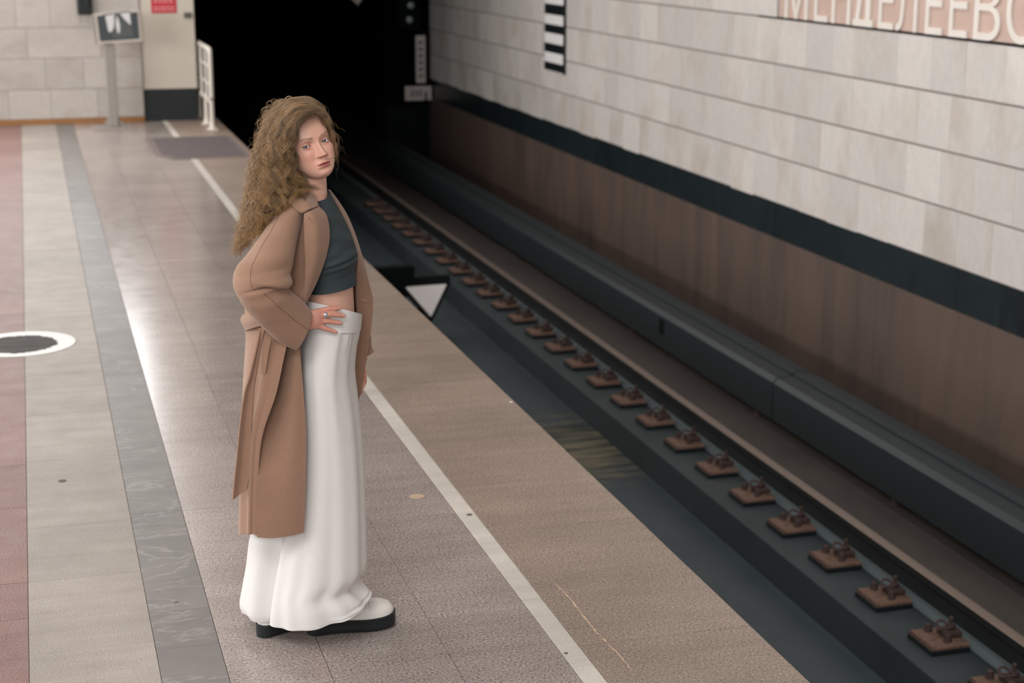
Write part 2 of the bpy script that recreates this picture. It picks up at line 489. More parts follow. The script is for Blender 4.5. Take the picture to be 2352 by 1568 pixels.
m_blackpad = plain('rail_pad_with_shadow', srgb(22, 27, 29), 0.7, 0.3)
def fastener(y):
    x0, x1 = 4.105, 4.40
    e = empty('rail_fastener', (x0, y, -1.285))
    zb = -1.285
    w = 0.115
    MB().box(x0 - 0.006, 4.314, y - w - 0.006, y + w + 0.006, zb, zb + 0.026, 0.004).build('pad_and_shadow', m_blackpad, e)  # black pad made oversized; it doubles as the shadow under the plate
    pr = [(y - w, zb + 0.026), (y + w, zb + 0.026), (y + w, zb + 0.036), (y + w - 0.010, zb + 0.047), (y - w + 0.010, zb + 0.047), (y - w, zb + 0.036)]
    MB().prism(pr, 'x', x0, 4.312).build('base_plate', m_rust, e)
    zb += 0.017
    # clip bar, spring washers and bolts
    MB().box(4.215, 4.314, y - 0.045, y + 0.045, zb + 0.03, zb + 0.062, 0.008).build('clip', m_bolt, e)
    bt = MB()
    MB().tube([(4.27, y, zb + 0.055), (4.27, y, zb + 0.125)], 0.011, 8).build('bolt', m_bolt, e)
    MB().tube([(4.27, y, zb + 0.06), (4.27, y, zb + 0.088)], 0.024, 6).build('nut', m_bolt, e)
    for dy in (-0.07, 0.07):
        MB().tube([(4.20 - dy * 0.2, y + dy, zb + 0.028), (4.20 - dy * 0.2, y + dy, zb + 0.07)], [0.022, 0.016], 6).build('screw_spike', m_bolt, e)
    # bent spring loop
    pts = [(4.235 + 0.035 * math.cos(t), y + 0.05 * math.sin(t), zb + 0.062 + 0.03 * abs(math.sin(t))) for t in np.linspace(0.6, 5.6, 12)]
    MB().tube(pts, 0.007, 6).build('spring_loop', m_bolt, e)
    return e
fy = 7.42 - 0.57 * 2
proto = fastener(fy)
ORD = 'first second third fourth fifth sixth seventh eighth ninth tenth eleventh twelfth thirteenth fourteenth fifteenth sixteenth seventeenth eighteenth'.split()
def flabel(k):
    return ('rusty rail fastener, %s from the bottom right of the frame along the rail' % ORD[k]) if k < 18 else 'faint far rail fastener in the dark near the tunnel mouth'
tag(proto, flabel(0), 'rail fastener', 'rail fasteners along the far rail')
for k in range(1, 27):
    c = proto.copy(); COL.objects.link(c); c.location.y += 0.57 * k; c['label'] = flabel(k)
    for ch in proto.children:
        q = ch.copy(); COL.objects.link(q); q.parent = c; q.matrix_parent_inverse = ch.matrix_parent_inverse.copy()

# contact rail covers beside the wall
def cover(y0, y1, label):
    e = tag(empty('contact_rail_cover', (5.09, y0, -1.28)), label, 'rail cover')
    pr = [(4.955, -1.2), (4.955, -0.93), (4.985, -0.895), (5.10, -0.885), (5.10, -0.87), (5.14, -0.855), (5.24, -0.865), (5.26, -0.9), (5.26, -1.2)]
    MB().prism(pr[::-1], 'y', y0, y1).build('cover_shell', m_cover, e)
    s = y0 + 0.4
    while s < y1:
        MB().box(5.02, 5.2, s - 0.03, s + 0.03, -1.285, -1.19).build('support_bracket', m_bolt, e)
        s += 2.7
    MB().box(5.05, 5.13, y0, y1, -1.13, -1.02).build('contact_rail', m_railw, e)
    return e
yj = onz(1752, 872, -0.9)[1]
cover(3.0, yj - 0.008, 'dark contact rail cover section in the foreground along the track wall')
cover(yj + 0.008, 24.5, 'dark contact rail cover section running on towards the tunnel')
MB().box(4.944, 4.957, 12.62, 12.70, -1.08, -0.96).build('cover_latch', m_tunnel, [o for o in bpy.data.objects if o.name.startswith('contact_rail_cover')][1])

# white triangle marker standing between the rails
Yt = 14.7
def ony(px, py, Y):
    r = ray(px, py); return np.array([0, 0, CAMH]) + r * (Y / r[1])
ta, tb_, tc = ony(931, 660, Yt + 0.14), ony(1026, 653, Yt + 0.14), ony(990, 728, Yt - 0.12)
e = tag(empty('track_marker', (float(tc[0]), Yt, -1.5)), 'white downward triangle on a black board between the rails', 'track sign')
tn_ = np.cross(tb_ - ta, tc - ta); tn_ /= np.linalg.norm(tn_)
if tn_[1] > 0: tn_ = -tn_
tcen = (ta + tb_ + tc) / 3
def poly_plate(pts, d0, d1):
    n = len(pts)
    v = [p + tn_ * d0 for p in pts] + [p + tn_ * d1 for p in pts]
    return v, [tuple(range(n)), tuple(range(n, 2 * n))[::-1]] + [(i, n + i, n + (i + 1) % n, (i + 1) % n) for i in range(n)]
def rnd_tri(pts, rr=0.02, n=5):
    out = []
    for i in range(3):
        p, q, r = pts[i - 1], pts[i], pts[(i + 1) % 3]
        a = (p - q) / np.linalg.norm(p - q); b = (r - q) / np.linalg.norm(r - q)
        for t in np.linspace(0, 1, n):
            out.append(q + (1 - t) ** 2 * rr * a + t ** 2 * rr * b)
    return out
gr = [tcen + (p - tcen) * 1.22 for p in (ta, tb_, tc)]
upv = (ta + tb_) / 2 - tc; upv /= np.linalg.norm(upv)
MB().add(*poly_plate([gr[0] + upv * 0.09, gr[1] + upv * 0.09, gr[1], gr[2], gr[0]], -0.03, -0.008)).build('board', m_tunnel, e)
m_tri = plain('matt_white_enamel', srgb(236, 231, 229), 0.5, 0.4)
MB().add(*poly_plate(rnd_tri([ta, tb_, tc]), -0.008, 0.008)).build('triangle', m_tri, e)
xa = float(ta[0]) - 0.06
MB().box(xa - 0.22, xa + 0.16, Yt + 0.17, Yt + 0.30, float(ta[2]) - 0.1, float(ta[2]) + 0.19, 0.01).build('lamp_housing', m_tunnel, e)
MB().box(3.38, 3.42, Yt + 0.19, Yt + 0.23, -1.5, -0.98).build('post', m_tunnel, e)

# ------------------------------------------------------------------ station name on the track wall
def onx(px, py, X):
    r = ray(px, py); return np.array([0, 0, CAMH]) + r * (X / r[0])
m_signp = plain('pink_sign_panel', srgb(196, 168, 154), 0.6, 0.3, 0.0, 0.10, 5)
m_letter = plain('white_raised_letter', srgb(226, 216, 206), 0.45, 0.4, 0.0, 0.04, 6)
m_signline = plain('dark_sign_joint', srgb(44, 40, 40), 0.8, 0.2)
e = tag(empty('station_sign', (WX, 10.0, 1.505)), 'station name in raised white letters on a pink wall panel', 'sign')
MB().box(WX - 0.004, WX + 0.03, 5.2, 12.63, 1.517, 1.99, 0.003).build('panel', m_signp, e)
MB().box(WX - 0.002, WX + 0.03, 5.2, 12.63, 1.985, 2.27).build('panel_upper', m_wallm, e)
MB().box(WX + 0.004, WX + 0.03, 5.2, 13.05, 1.494, 1.517).build('shadow_joint', m_signline, e)
def glyph(ch):
    cu = bpy.data.curves.new('glyph', 'FONT')
    cu.body = ch; cu.extrude = 0.0; cu.resolution_u = 4
    o = bpy.data.objects.new('glyph', cu); COL.objects.link(o)
    dg = bpy.context.evaluated_depsgraph_get()
    me = bpy.data.meshes.new_from_object(o.evaluated_get(dg))
    bpy.data.objects.remove(o); bpy.data.curves.remove(cu)
    bm = bmesh.new(); bm.from_mesh(me); bpy.data.meshes.remove(me)
    bmesh.ops.remove_doubles(bm, verts=bm.verts[:], dist=1e-5)
    r = bmesh.ops.extrude_face_region(bm, geom=bm.faces[:])
    for v in r['geom']:
        if isinstance(v, bmesh.types.BMVert): v.co.z += 1.0
    bmesh.ops.recalc_face_normals(bm, faces=bm.faces[:])
    bm.verts.index_update()
    V = np.array([v.co[:] for v in bm.verts]); F = [[v.index for v in f.verts] for f in bm.faces]
    bm.free()
    V[:, 0] = (V[:, 0] - V[:, 0].min()) / np.ptp(V[:, 0]); V[:, 1] = (V[:, 1] - V[:, 1].min()) / np.ptp(V[:, 1])
    return V, F
edges = [(1806, 1858), (1874, 1904), (1914, 1956), (1964, 2009), (2022, 2056), (2063, 2110), (2130, 2169), (2185, 2227), (2242, 2302)]
word = '\u041c\u0415\u041d\u0414\u0415\u041b\u0415\u0415\u0412\u0421\u041a\u0410\u042f'
spans = []
for a, b in edges:
    spans.append((onx(a, 60, WX)[1], onx(b, 60, WX)[1]))
y = onx(2316, 60, WX)[1]
for w in (0.34, 0.33, 0.34, 0.31):
    spans.append((y, y - w)); y -= w + 0.07
def glyph_de():
    # the letter with slanted left stem, straight right stem and a heavy base bar
    polys = [[(0.0, 0.0), (1.0, 0.0), (1.0, 0.12), (0.0, 0.12)], [(0.62, 0.12), (0.85, 0.12), (0.85, 1.0), (0.62, 1.0)], [(0.10, 0.12), (0.30, 0.12), (0.50, 0.88), (0.62, 0.88), (0.62, 1.0), (0.34, 1.0)]]
    V, F = [], []
    for p in polys:
        n = len(p); o = len(V)
        V += [(x, y_, 0.0) for x, y_ in p] + [(x, y_, 1.0) for x, y_ in p]
        F += [[o + i for i in range(n)][::-1], [o + n + i for i in range(n)]] + [[o + i, o + (i + 1) % n, o + n + (i + 1) % n, o + n + i] for i in range(n)]
    return np.array(V), F
for ch, (ya, yb) in zip(word, spans):
    V, F = glyph_de() if ch == '\u0414' else glyph(ch)
    W_ = np.stack([WX - 0.005 - 0.016 * V[:, 2], ya + (yb - ya) * V[:, 0], 1.518 + 0.41 * V[:, 1]], 1)
    o = mk('letter', W_, F, m_letter, e)
    bm = bmesh.new(); bm.from_mesh(o.data); bmesh.ops.recalc_face_normals(bm, faces=bm.faces[:]); bm.to_mesh(o.data); bm.free()

# black and white striped stopping marker on the wall
m_blk = plain('black_enamel', srgb(20, 26, 28), 0.4, 0.4)
e = tag(empty('stop_marker', (WX, 18.6, 0.6)), 'vertical black and white striped plate on the track wall', 'track sign')
ym0, ym1 = onx(1300, 90, WX)[1], onx(1257, 90, WX)[1]
MB().box(WX - 0.03, WX + 0.0, ym0, ym1, 0.60, 1.95, 0.003).build('plate', m_tri, e)
MB().box(WX - 0.034, WX - 0.002, ym0 - 0.014, ym0, 0.60, 1.95).build('side_frame', m_blk, e)
zs = [onx(1280, p, WX)[2] for p in (164, 145, 122, 101, 77, 57, 34, 10)]
zs += [zs[-1] + (zs[-1] - zs[-3]) * k / 2 for k in range(1, 7)]
for k in range(0, 12, 2):
    MB().box(WX - 0.036, WX - 0.03, ym0 - 0.002, ym1, zs[k], zs[k + 1]).build('black_stripe', m_blk, e)

# ------------------------------------------------------------------ end of the platform
m_steel = plain('grey_painted_steel', srgb(150, 142, 134), 0.45, 0.5, 0.0, 0.03, 4)
m_steel2 = plain('light_grey_case', srgb(196, 184, 174), 0.4, 0.5)
m_screen = emis('screen_dark', srgb(58, 68, 70), 0.55)
m_scrw = emis('screen_white', srgb(232, 224, 220), 0.75)
m_scrm = emis('screen_mid', srgb(92, 94, 92), 0.55)
m_scrb = emis('screen_black', srgb(18, 24, 25), 0.5)
Ym = 19.55
e = tag(empty('monitor_stand', (0.93, Ym, 0.0)), 'grey monitor on a post standing against the end wall', 'monitor')
MB().box(0.66, 1.10, Ym - 0.26, Ym + 0.2, 0.0, 0.012, 0.003).build('base_plate', m_steel, e)
po = MB().box(0.845, 0.955, Ym - 0.02, Ym + 0.07, 0.012, 0.95, 0.01).build('post', m_steel, e)
for sx in (-1, 1):
    xg = 0.90 + sx * 0.055
    MB().prism([(xg, 0.012), (xg + sx * 0.07, 0.012), (xg, 0.13)], 'y', Ym + 0.01, Ym + 0.03).build('gusset', m_steel, po)
def pln(px, py, Y): 
    return ony(px, py, Y)
cs = [ony(*p, Ym - 0.05) for p in ((218, 33), (320, 25), (326, 94), (226, 101))]
def quad_prism(pts, d, back):
    v = [p + np.array([0, -d, 0]) for p in pts] + [p + np.array([0, back, 0]) for p in pts]
    return v, [(0, 1, 2, 3), (7, 6, 5, 4), (0, 4, 5, 1), (1, 5, 6, 2), (2, 6, 7, 3), (3, 7, 4, 0)]
def on_case(s, t, d):
    """a point of the case front: s, t in 0..1 from its top left corner"""
    p = (cs[0] * (1 - s) + cs[1] * s) * (1 - t) + (cs[3] * (1 - s) + cs[2] * s) * t
    return p + np.array([0, -d, 0])
v, f = quad_prism(cs, 0.0, 0.16)
case = MB().add(v, f).build('case', m_steel2, e)
MB().add([on_case(s, t, d) for d in (-0.1, -0.02) for s, t in ((-0.09, 0.03), (0.0, 0.0), (0.0, 1.0), (-0.06, 1.04))], [(0, 1, 2, 3), (7, 6, 5, 4), (0, 4, 5, 1), (1, 5, 6, 2), (2, 6, 7, 3), (3, 7, 4, 0)]).build('side_flap', m_steel, e)
def patch(name, st, mat, par, d0, d1):
    n = len(st)
    v = [on_case(s, t, d1) for s, t in st] + [on_case(s, t, d0) for s, t in st]
    f = [tuple(range(n)), tuple(range(n, 2 * n))[::-1]] + [(i, n + i, n + (i + 1) % n, (i + 1) % n) for i in range(n)]
    return MB().add(v, f).build(name, mat, par)
scr = patch('screen', [(0.035, 0.06), (0.955, 0.03), (0.955, 0.92), (0.045, 0.92)], m_screen, e, -0.001, 0.003)
def scr_p(px, py):   # zoomed crop pixel -> case coordinates
    return ((px - 300) / 560.0, (py - 152) / 375.0)
patch('picture_floor', [scr_p(*q) for q in ((520, 330), (560, 190), (610, 185), (745, 330), (760, 460), (480, 468))], m_scrm, scr, 0.003, 0.0042)
patch('picture_light', [scr_p(*q) for q in ((425, 178), (545, 168), (520, 330), (480, 390), (445, 380))], m_scrw, scr, 0.003, 0.005)
patch('picture_light', [scr_p(*q) for q in ((610, 168), (740, 160), (738, 318), (705, 300))], m_scrw, scr, 0.003, 0.005)
patch('picture_light', [scr_p(*q) for q in ((552, 250), (575, 180), (598, 300), (588, 400), (562, 412), (548, 330))], m_scrw, scr, 0.003, 0.0055)
patch('picture_line', [scr_p(*q) for q in ((395, 160), (745, 145), (748, 325), (738, 325), (737, 158), (400, 172))], m_scrb, scr, 0.003, 0.006)
patch('picture_line', [scr_p(*q) for q in ((590, 180), (606, 178), (735, 325), (725, 335))], m_scrb, scr, 0.003, 0.006)
patch('picture_line', [scr_p(*q) for q in ((535, 190), (556, 190), (556, 232), (535, 232))], m_scrb, scr, 0.003, 0.006)

e = tag(empty('call_box', (0.67, YEND, 1.25)), 'black wall telephone box on the end wall above the monitor', 'telephone')
MB().box(0.585, 0.755, YEND - 0.11, YEND, 1.25, 1.66, 0.018).build('case', m_blk, e)
MB().tube([(0.70, YEND - 0.13, 1.37), (0.71, YEND - 0.15, 1.45), (0.70, YEND - 0.15, 1.54), (0.68, YEND - 0.13, 1.6)], [0.025, 0.016, 0.016, 0.025], 10).build('handset', m_blk, e, True)
MB().tube([(0.705 + 0.012 * math.cos(t), YEND - 0.114, 1.385 + 0.02 * math.sin(t)) for t in np.linspace(0, 4, 9)], 0.006, 6).build('hook', m_steel2, e)

m_redp = plain('red_notice_print', srgb(190, 34, 44), 0.4, 0.4, 0.0, 0.03, 6)
m_pinkp = plain('pale_notice_print', srgb(226, 170, 170), 0.5, 0.3)
YP = YEND + 0.02
e = tag(empty('notice', (1.57, YP, 1.26)), 'red notice with pale lines of print on the white pier', 'sign')
no = MB().box(1.425, 1.715, YP - 0.006, YP, 1.255, 1.68, 0.001).build('panel', m_redp, e)
for z in (1.285, 1.318, 1.375, 1.41, 1.45, 1.5):
    x = 1.452
    while x < 1.68:
        w = rs.uniform(0.02, 0.06)
        MB().box(x, min(x + w, 1.69), YP - 0.0075, YP - 0.005, z, z + 0.013).build('print_mark', m_pinkp, e)
        x += w + 0.011
tag(MB().box(1.795, 1.885, YP - 0.02, YP, 1.195, 1.258, 0.004).build('wall_plate', plain('dull_grey_plate', srgb(92, 88, 84), 0.5, 0.4)), 'small dark grey plate on the white pier right of the red notice', 'plate')

# white railing along the service walkway
e = tag(empty('railing', (1.97, 19.75, 0.0)), 'white tubular railing beside the white pier at the platform end', 'railing')
xr = 1.965
ya, yb = 19.05, 20.55
fr = [(xr, ya, 0.36), (xr, ya, 0.84)] + [(xr, ya + 0.06 * (1 - math.cos(t)), 0.84 + 0.06 * math.sin(t)) for t in np.linspace(0.3, 1.57, 4)] + [(xr, yb - 0.06, 0.90), (xr, yb, 0.84), (xr, yb, 0.36), (xr, yb - 0.05, 0.31), (xr, ya + 0.06, 0.31), (xr, ya, 0.36)]
MB().tube(fr, 0.027, 10, False).build('frame', m_white, e, True)
for yy in (19.55, 20.05):
    MB().tube([(xr, yy, 0.31), (xr, yy, 0.90)], 0.016, 8).build('upright', m_white, e, True)
for zz in (0.50, 0.70):
    MB().tube([(xr, ya, zz), (xr, yb, zz)], 0.012, 8).build('crossbar', m_white, e, True)
for yy in (19.07, 19.67, 20.45):
    l = MB().tube([(xr, yy, 0.33), (xr, yy, 0.10), (xr, yy, 0.03), (xr, yy, 0.012)], [0.026, 0.026, 0.034, 0.05], 10).build('leg', m_white, e, True)
    MB().box(xr - 0.06, xr + 0.06, yy - 0.06, yy + 0.06, 0.0, 0.013, 0.003).build('foot_plate', m_white, l)

# rubber mat
m_mat = plain('grey_rubber_mat', srgb(98, 88, 88), 0.85, 0.2, 0.0, 0.08, 30)
m_mat2 = plain('mat_border', srgb(118, 106, 102), 0.8, 0.2)
e = tag(empty('floor_mat', (1.62, 17.4, 0.0)), 'dark grey rubber mat lying at the platform end', 'mat')
MB().prism([(1.30, 16.62), (2.08, 16.62), (2.08, 18.42), (1.17, 18.42), (1.17, 16.95)], 'z', 0.0, 0.010).build('border', m_mat2, e)
MB().prism([(1.36, 16.72), (2.03, 16.72), (2.03, 18.3), (1.24, 18.3), (1.24, 17.0)], 'z', 0.008, 0.014).build('pad', m_mat, e)

# worn round floor marking: white ring around a dark disc
def paint():
    k = NT('worn_white_paint', 0.55, 0.3)
    n = k.noise(24, 5, 0.7)
    k.color(k.ramp(n, [(0.28, srgb(196, 180, 166)), (0.4, srgb(228, 224, 218)), (0.7, srgb(234, 231, 227))]))
    return k.m
def disc_m():
    k = NT('worn_dark_sticker', 0.75, 0.25)
    n = k.noise(9, 6, 0.7, k.vec((0.6, 1.6, 1)))
    k.color(k.ramp(n, [(0.35, srgb(58, 57, 54)), (0.55, srgb(76, 71, 68)), (0.75, srgb(98, 88, 84))]))
    return k.m
rc = (-0.133, 9.2)
e = tag(empty('floor_marking', (rc[0], rc[1], 0.0)), 'round worn floor marking, white ring around a dark disc', 'floor marking')
rg = random.Random(11)
N = 96
outer = []; inner = []
ph = [rg.uniform(0, 6.28) for _ in range(6)]
for i in range(N):
    t = 2 * math.pi * i / N
    jag = sum(math.sin(t * q + ph[j]) for j, q in enumerate((5, 9, 14, 23, 31, 40))) * 0.0028
    ri = 0.205 + jag
    outer.append((rc[0] + 0.288 * math.cos(t), rc[1] + 0.288 * math.sin(t)))
    inner.append((rc[0] - 0.012 + ri * math.cos(t), rc[1] - 0.01 + ri * math.sin(t)))
v = [(*p, 0.0025) for p in outer] + [(*p, 0.0025) for p in inner] + [(*p, 0.0005) for p in outer] + [(*p, 0.0005) for p in inner]
f = []
for i in range(N):
    j = (i + 1) % N
    f += [(i, j, N + j, N + i), (2 * N + i, i, j, 2 * N + j)[::-1], (N + i, 3 * N + i, 3 * N + j, N + j)[::-1]]
mk('ring', v, f, paint(), e)
mk('disc', [(p[0] * 1.0, p[1], 0.0018) for p in inner] + [(p[0], p[1], 0.0004) for p in inner], [tuple(range(N))] + [(N + i, N + (i + 1) % N, (i + 1) % N, i) for i in range(N)], disc_m(), e)

# scuffs: chewing gum spots on the floor
m_gum = plain('trodden_gum', srgb(104, 92, 84), 0.7, 0.2)
m_gum2 = plain('pale_spill', srgb(190, 164, 140), 0.6, 0.2)
def spot(px, py, r, mat, label, stretch=1.0):
    p = onz(px, py, 0)
    n = 14
    top = [(p[0] + r * math.cos(6.283 * i / n) * (1 + 0.15 * math.sin(3 * i)), p[1] + stretch * r * math.sin(6.283 * i / n), 0.0015) for i in range(n)]
    bot = [(a, b, 0.0003) for a, b, _ in top]
    o = mk('floor_spot', top + bot, [tuple(range(n))] + [(n + i, n + (i + 1) % n, (i + 1) % n, i) for i in range(n)], mat)
    tag(o, label, 'stain')
spot(143, 1104, 0.016, m_gum, 'dark oval gum spot on the beige stone strip')
spot(1078, 1182, 0.011, m_gum, 'dark gum spot on the right rim of the white stripe')
spot(405, 1383, 0.008, m_gum, 'small dark scuff on the grey marble strip', 0.5)
spot(1300, 1500, 0.006, m_gum, 'tiny brown spot on the white stripe near the frame bottom')
spot(958, 1140, 0.03, m_gum2, 'pale oval spill on the granite left of the white stripe')
spot(1174, 923, 0.008, m_tri, 'white paper scrap on the platform edge')

# scratched pale line near the edge
m_scr = plain('pale_scratch', srgb(206, 176, 150), 0.6, 0.3)
a = onz(1278, 1343, 0); b = onz(1450, 1540, 0)
sv = []; sf = []
rg2 = random.Random(3)
nn = 60
for i in range(nn + 1):
    t = i / nn
    c = a * (1 - t) + b * t
    off = 0.004 * math.sin(t * 9) + rg2.uniform(-0.002, 0.002)
    w = rg2.uniform(0.0005, 0.0035)
    sv += [(c[0] + off - w, c[1], 0.0012), (c[0] + off + w, c[1], 0.0012)]
    if i: sf.append((2 * i - 2, 2 * i - 1, 2 * i + 1, 2 * i))
tag(mk('floor_scratch', sv, sf, m_scr), 'thin pale scratch on the edge stones right of the stripe', 'scratch')

# ------------------------------------------------------------------ tunnel mouth signs
Yq = 24.9
p0, p1 = ony(955, 82, Yq), ony(978, 190, Yq)
m_dsign = plain('dirty_white_enamel', srgb(200, 190, 184), 0.6, 0.3, 0.0, 0.1, 8)
e = tag(empty('post_sign', (float(p0[0]), Yq, float(p1[2]))), 'tall narrow dirty white sign at the tunnel mouth', 'sign')
MB().box(float(p0[0]), float(p1[0]), Yq, Yq + 0.03, float(p1[2]), float(p0[2]), 0.004).build('plate', m_dsign, e)
MB().box(float(p0[0]) + 0.04, float(p1[0]) - 0.04, Yq + 0.03, Yq + 0.07, -1.28, float(p0[2]) + 0.02).build('post', m_tunnel, e)
m_faint = plain('faded_sign_print', srgb(120, 116, 113), 0.6, 0.3)
for k in range(6):
    zc = float(p1[2]) + 0.08 + k * 0.1
    MB().box(float(p0[0]) + 0.035, float(p1[0]) - 0.035, Yq - 0.003, Yq + 0.001, zc, zc + 0.05).build('print_mark', m_faint, e)
p0, p1 = ony(929, 198, Yq), ony(990, 229, Yq)
e = tag(empty('number_plate', (float(p0[0]), Yq, float(p1[2]))), 'small wide dirty white plate below the tall tunnel sign', 'sign')
MB().box(float(p0[0]), float(p1[0]), Yq - 0.05, Yq - 0.02, float(p1[2]), float(p0[2]), 0.004).build('plate', m_dsign, e)
x = float(p0[0]) + 0.09
for w in (0.05, 0.05, 0.05):
    MB().box(x, x + w * 0.7, Yq - 0.054, Yq - 0.049, float(p1[2]) + 0.05, float(p0[2]) - 0.05).build('print_mark', m_faint, e)
    x += 0.065
MB().box(x + 0.02, x + 0.055, Yq - 0.054, Yq - 0.049, float(p1[2]), float(p0[2]) - 0.09).build('print_mark', m_blk, e)
p0, p1 = ony(943, 12, Yq), ony(940, 45, Yq)
e = tag(empty('signal_light', (float(p0[0]), Yq, float(p1[2]))), 'dark signal head with two dull lenses at the tunnel mouth', 'signal')
MB().box(float(p0[0]) - 0.15, float(p0[0]) + 0.15, Yq + 0.02, Yq + 0.25, float(p1[2]) - 0.14, float(p0[2]) + 0.5, 0.02).build('housing', m_tunnel, e)
m_lens = plain('dull_lens', srgb(150, 156, 158), 0.25, 0.8)
for p in (p0, p1):
    q = MB().tube([(float(p[0]), Yq + 0.04, float(p[2])), (float(p[0]), Yq - 0.1, float(p[2]))], [0.085, 0.085], 16, False).build('hood', m_tunnel, e)
    MB().tube([(float(p[0]), Yq + 0.02, float(p[2])), (float(p[0]), Yq - 0.03, float(p[2])), (float(p[0]), Yq - 0.045, float(p[2]))], [0.06, 0.05, 0.02], 16).build('lens', m_lens, q, True)
c = ony(822, 12, Yq)
e = tag(empty('hanging_sign', (float(c[0]), Yq, float(c[2]))), 'corner of a pale diamond sign hanging in the tunnel mouth', 'sign')
h = 0.3
MB().prism([(c[0], c[2]), (c[0] + h * 0.75, c[2] + h), (c[0] - 0.08, c[2] + 2 * h), (c[0] - h, c[2] + h)], 'y', Yq, Yq + 0.02).build('plate', m_dsign, e)
MB().box(float(c[0]) - 0.02, float(c[0]) + 0.02, Yq + 0.021, Yq + 0.05, float(c[2]) + 0.3, 2.75).build('hanger', m_tunnel, e)

# ------------------------------------------------------------------ the woman
B0 = onz(740, 1455, 0)
UH = np.array([0.961, -0.277, 0.0]); UH /= np.linalg.norm(UH)
VH = np.array([0.277, 0.961, 0.0]); VH /= np.linalg.norm(VH)
CAMP = np.array([0, 0, CAMH])
ZUP = np.array([0, 0, 1.0])
def at(px, py, v):
    """the point v metres behind the vertical plane through her feet, seen at that pixel"""
    r = ray(px, py)
    return CAMP + r * ((v - np.dot(CAMP - B0, VH)) / np.dot(r, VH))

def cr(P, m, closed=False):
    """Catmull-Rom resampling of an (n, ...) array to m samples"""
    P = np.asarray(P, float); n = len(P)
    t = np.linspace(0, n, m, endpoint=False) if closed else np.linspace(0, n - 1, m)
    i = np.floor(t).astype(int)
    if not closed: i = np.minimum(i, n - 2)
    f = (t - i).reshape((-1,) + (1,) * (P.ndim - 1))
    def g(k):
        if closed: return P[k % n]
        lo = k < 0; hi = k > n - 1
        out = P[np.clip(k, 0, n - 1)].copy()
        out[lo] = 2 * P[0] - P[1]
        out[hi] = 2 * P[-1] - P[-2]
        return out
    p0, p1, p2, p3 = g(i - 1), g(i), g(i + 1), g(i + 2)
    return 0.5 * (2 * p1 + (p2 - p0) * f + (2 * p0 - 5 * p1 + 4 * p2 - p3) * f ** 2 + (3 * p1 - p0 - 3 * p2 + p3) * f ** 3)

def grid_normals(G, closed=False):
    if closed:
        du = np.roll(G, -1, 1) - np.roll(G, 1, 1)
    else:
        du = np.gradient(G, axis=1)
    dv = np.gradient(G, axis=0)
    n = np.cross(du, dv)
    return n / (np.linalg.norm(n, axis=2, keepdims=True) + 1e-12)

def grid_faces(m, n, closed, off=0, flip=False):
    f = []
    for i in range(m - 1):
        for j in range(n if closed else n - 1):
            k = (j + 1) % n
            q = (off + i * n + j, off + i * n + k, off + (i + 1) * n + k, off + (i + 1) * n + j)
            f.append(q[::-1] if flip else q)
    return f

def sheet_mesh(G, thick, name, mat, parent, closed=False):
    """a cloth of real thickness through the grid of points G (rows, columns, 3)"""
    m, n = G.shape[:2]
    N_ = grid_normals(G, closed)
    A = (G + N_ * thick / 2).reshape(-1, 3); Bk = (G - N_ * thick / 2).reshape(-1, 3)
    V = np.concatenate([A, Bk]); o = m * n
    F = grid_faces(m, n, closed) + grid_faces(m, n, closed, o, True)
    def rim(idx, cl):
        for a, b in zip(idx, idx[1:] + ([idx[0]] if cl else [])):
            F.append((a, o + a, o + b, b))
    if closed:
        rim([j for j in range(n)], True); rim([(m - 1) * n + j for j in range(n)][::-1], True)
    else:
        rim([j for j in range(n)] + [i * n + n - 1 for i in range(1, m)] + [(m - 1) * n + j for j in range(n - 2, -1, -1)] + [i * n for i in range(m - 2, 0, -1)], True)
    ob = mk(name, V, F, mat, parent, True)
    bm = bmesh.new(); bm.from_mesh(ob.data); bmesh.ops.recalc_face_normals(bm, faces=bm.faces[:]); bm.to_mesh(ob.data); bm.free()
    ob.data.set_sharp_from_angle(angle=math.radians(55))
    return ob

def sheet(rows, m, n):
    C = np.array([[at(*p) for p in r] for r in rows])
    C = cr(C, m)
    return np.swapaxes(cr(np.swapaxes(C, 0, 1), n), 0, 1)

def rings(R_, m, n=40, sq=1.0):
    """tube through rings (ax, ay, bx, by, v, depth, lift): a, b = the pixel silhouette, depth = half extent away from the camera"""
    R_ = np.array([list(r) + [0.0] * (7 - len(r)) for r in R_], float)
    R_ = cr(R_, m)
    th = np.linspace(0, 2 * math.pi, n, endpoint=False)
    out = np.zeros((m, n, 3))
    for i, r in enumerate(R_):
        A, Bq = at(r[0], r[1], r[4]), at(r[2], r[3], r[4])
        c = (A + Bq) / 2; h = (Bq - A) / 2
        co, si = np.cos(th), np.sin(th)
        if sq != 1.0:
            co = np.sign(co) * np.abs(co) ** sq; si = np.sign(si) * np.abs(si) ** sq
        out[i] = c + co[:, None] * h - si[:, None] * r[5] * VH + (si * r[6])[:, None] * ZUP
    return out

def tube_grid(path, rad, m, n=16):
    """round tube through (px, py, v) points with radii in metres"""
    P_ = cr(np.array([at(*p) for p in path]), m); R_ = cr(np.array(rad, float)[:, None], m)[:, 0]
    T = np.gradient(P_, axis=0); T /= np.linalg.norm(T, axis=1, keepdims=True)
    out = np.zeros((m, n, 3))
    a = np.cross(T[0], VH); a /= np.linalg.norm(a)
    th = np.linspace(0, 2 * math.pi, n, endpoint=False)
    for i in range(m):
        a = a - T[i] * np.dot(a, T[i]); a /= np.linalg.norm(a)
        b = np.cross(T[i], a)
        out[i] = P_[i] + R_[i] * (np.cos(th)[:, None] * a + np.sin(th)[:, None] * b)
    return out

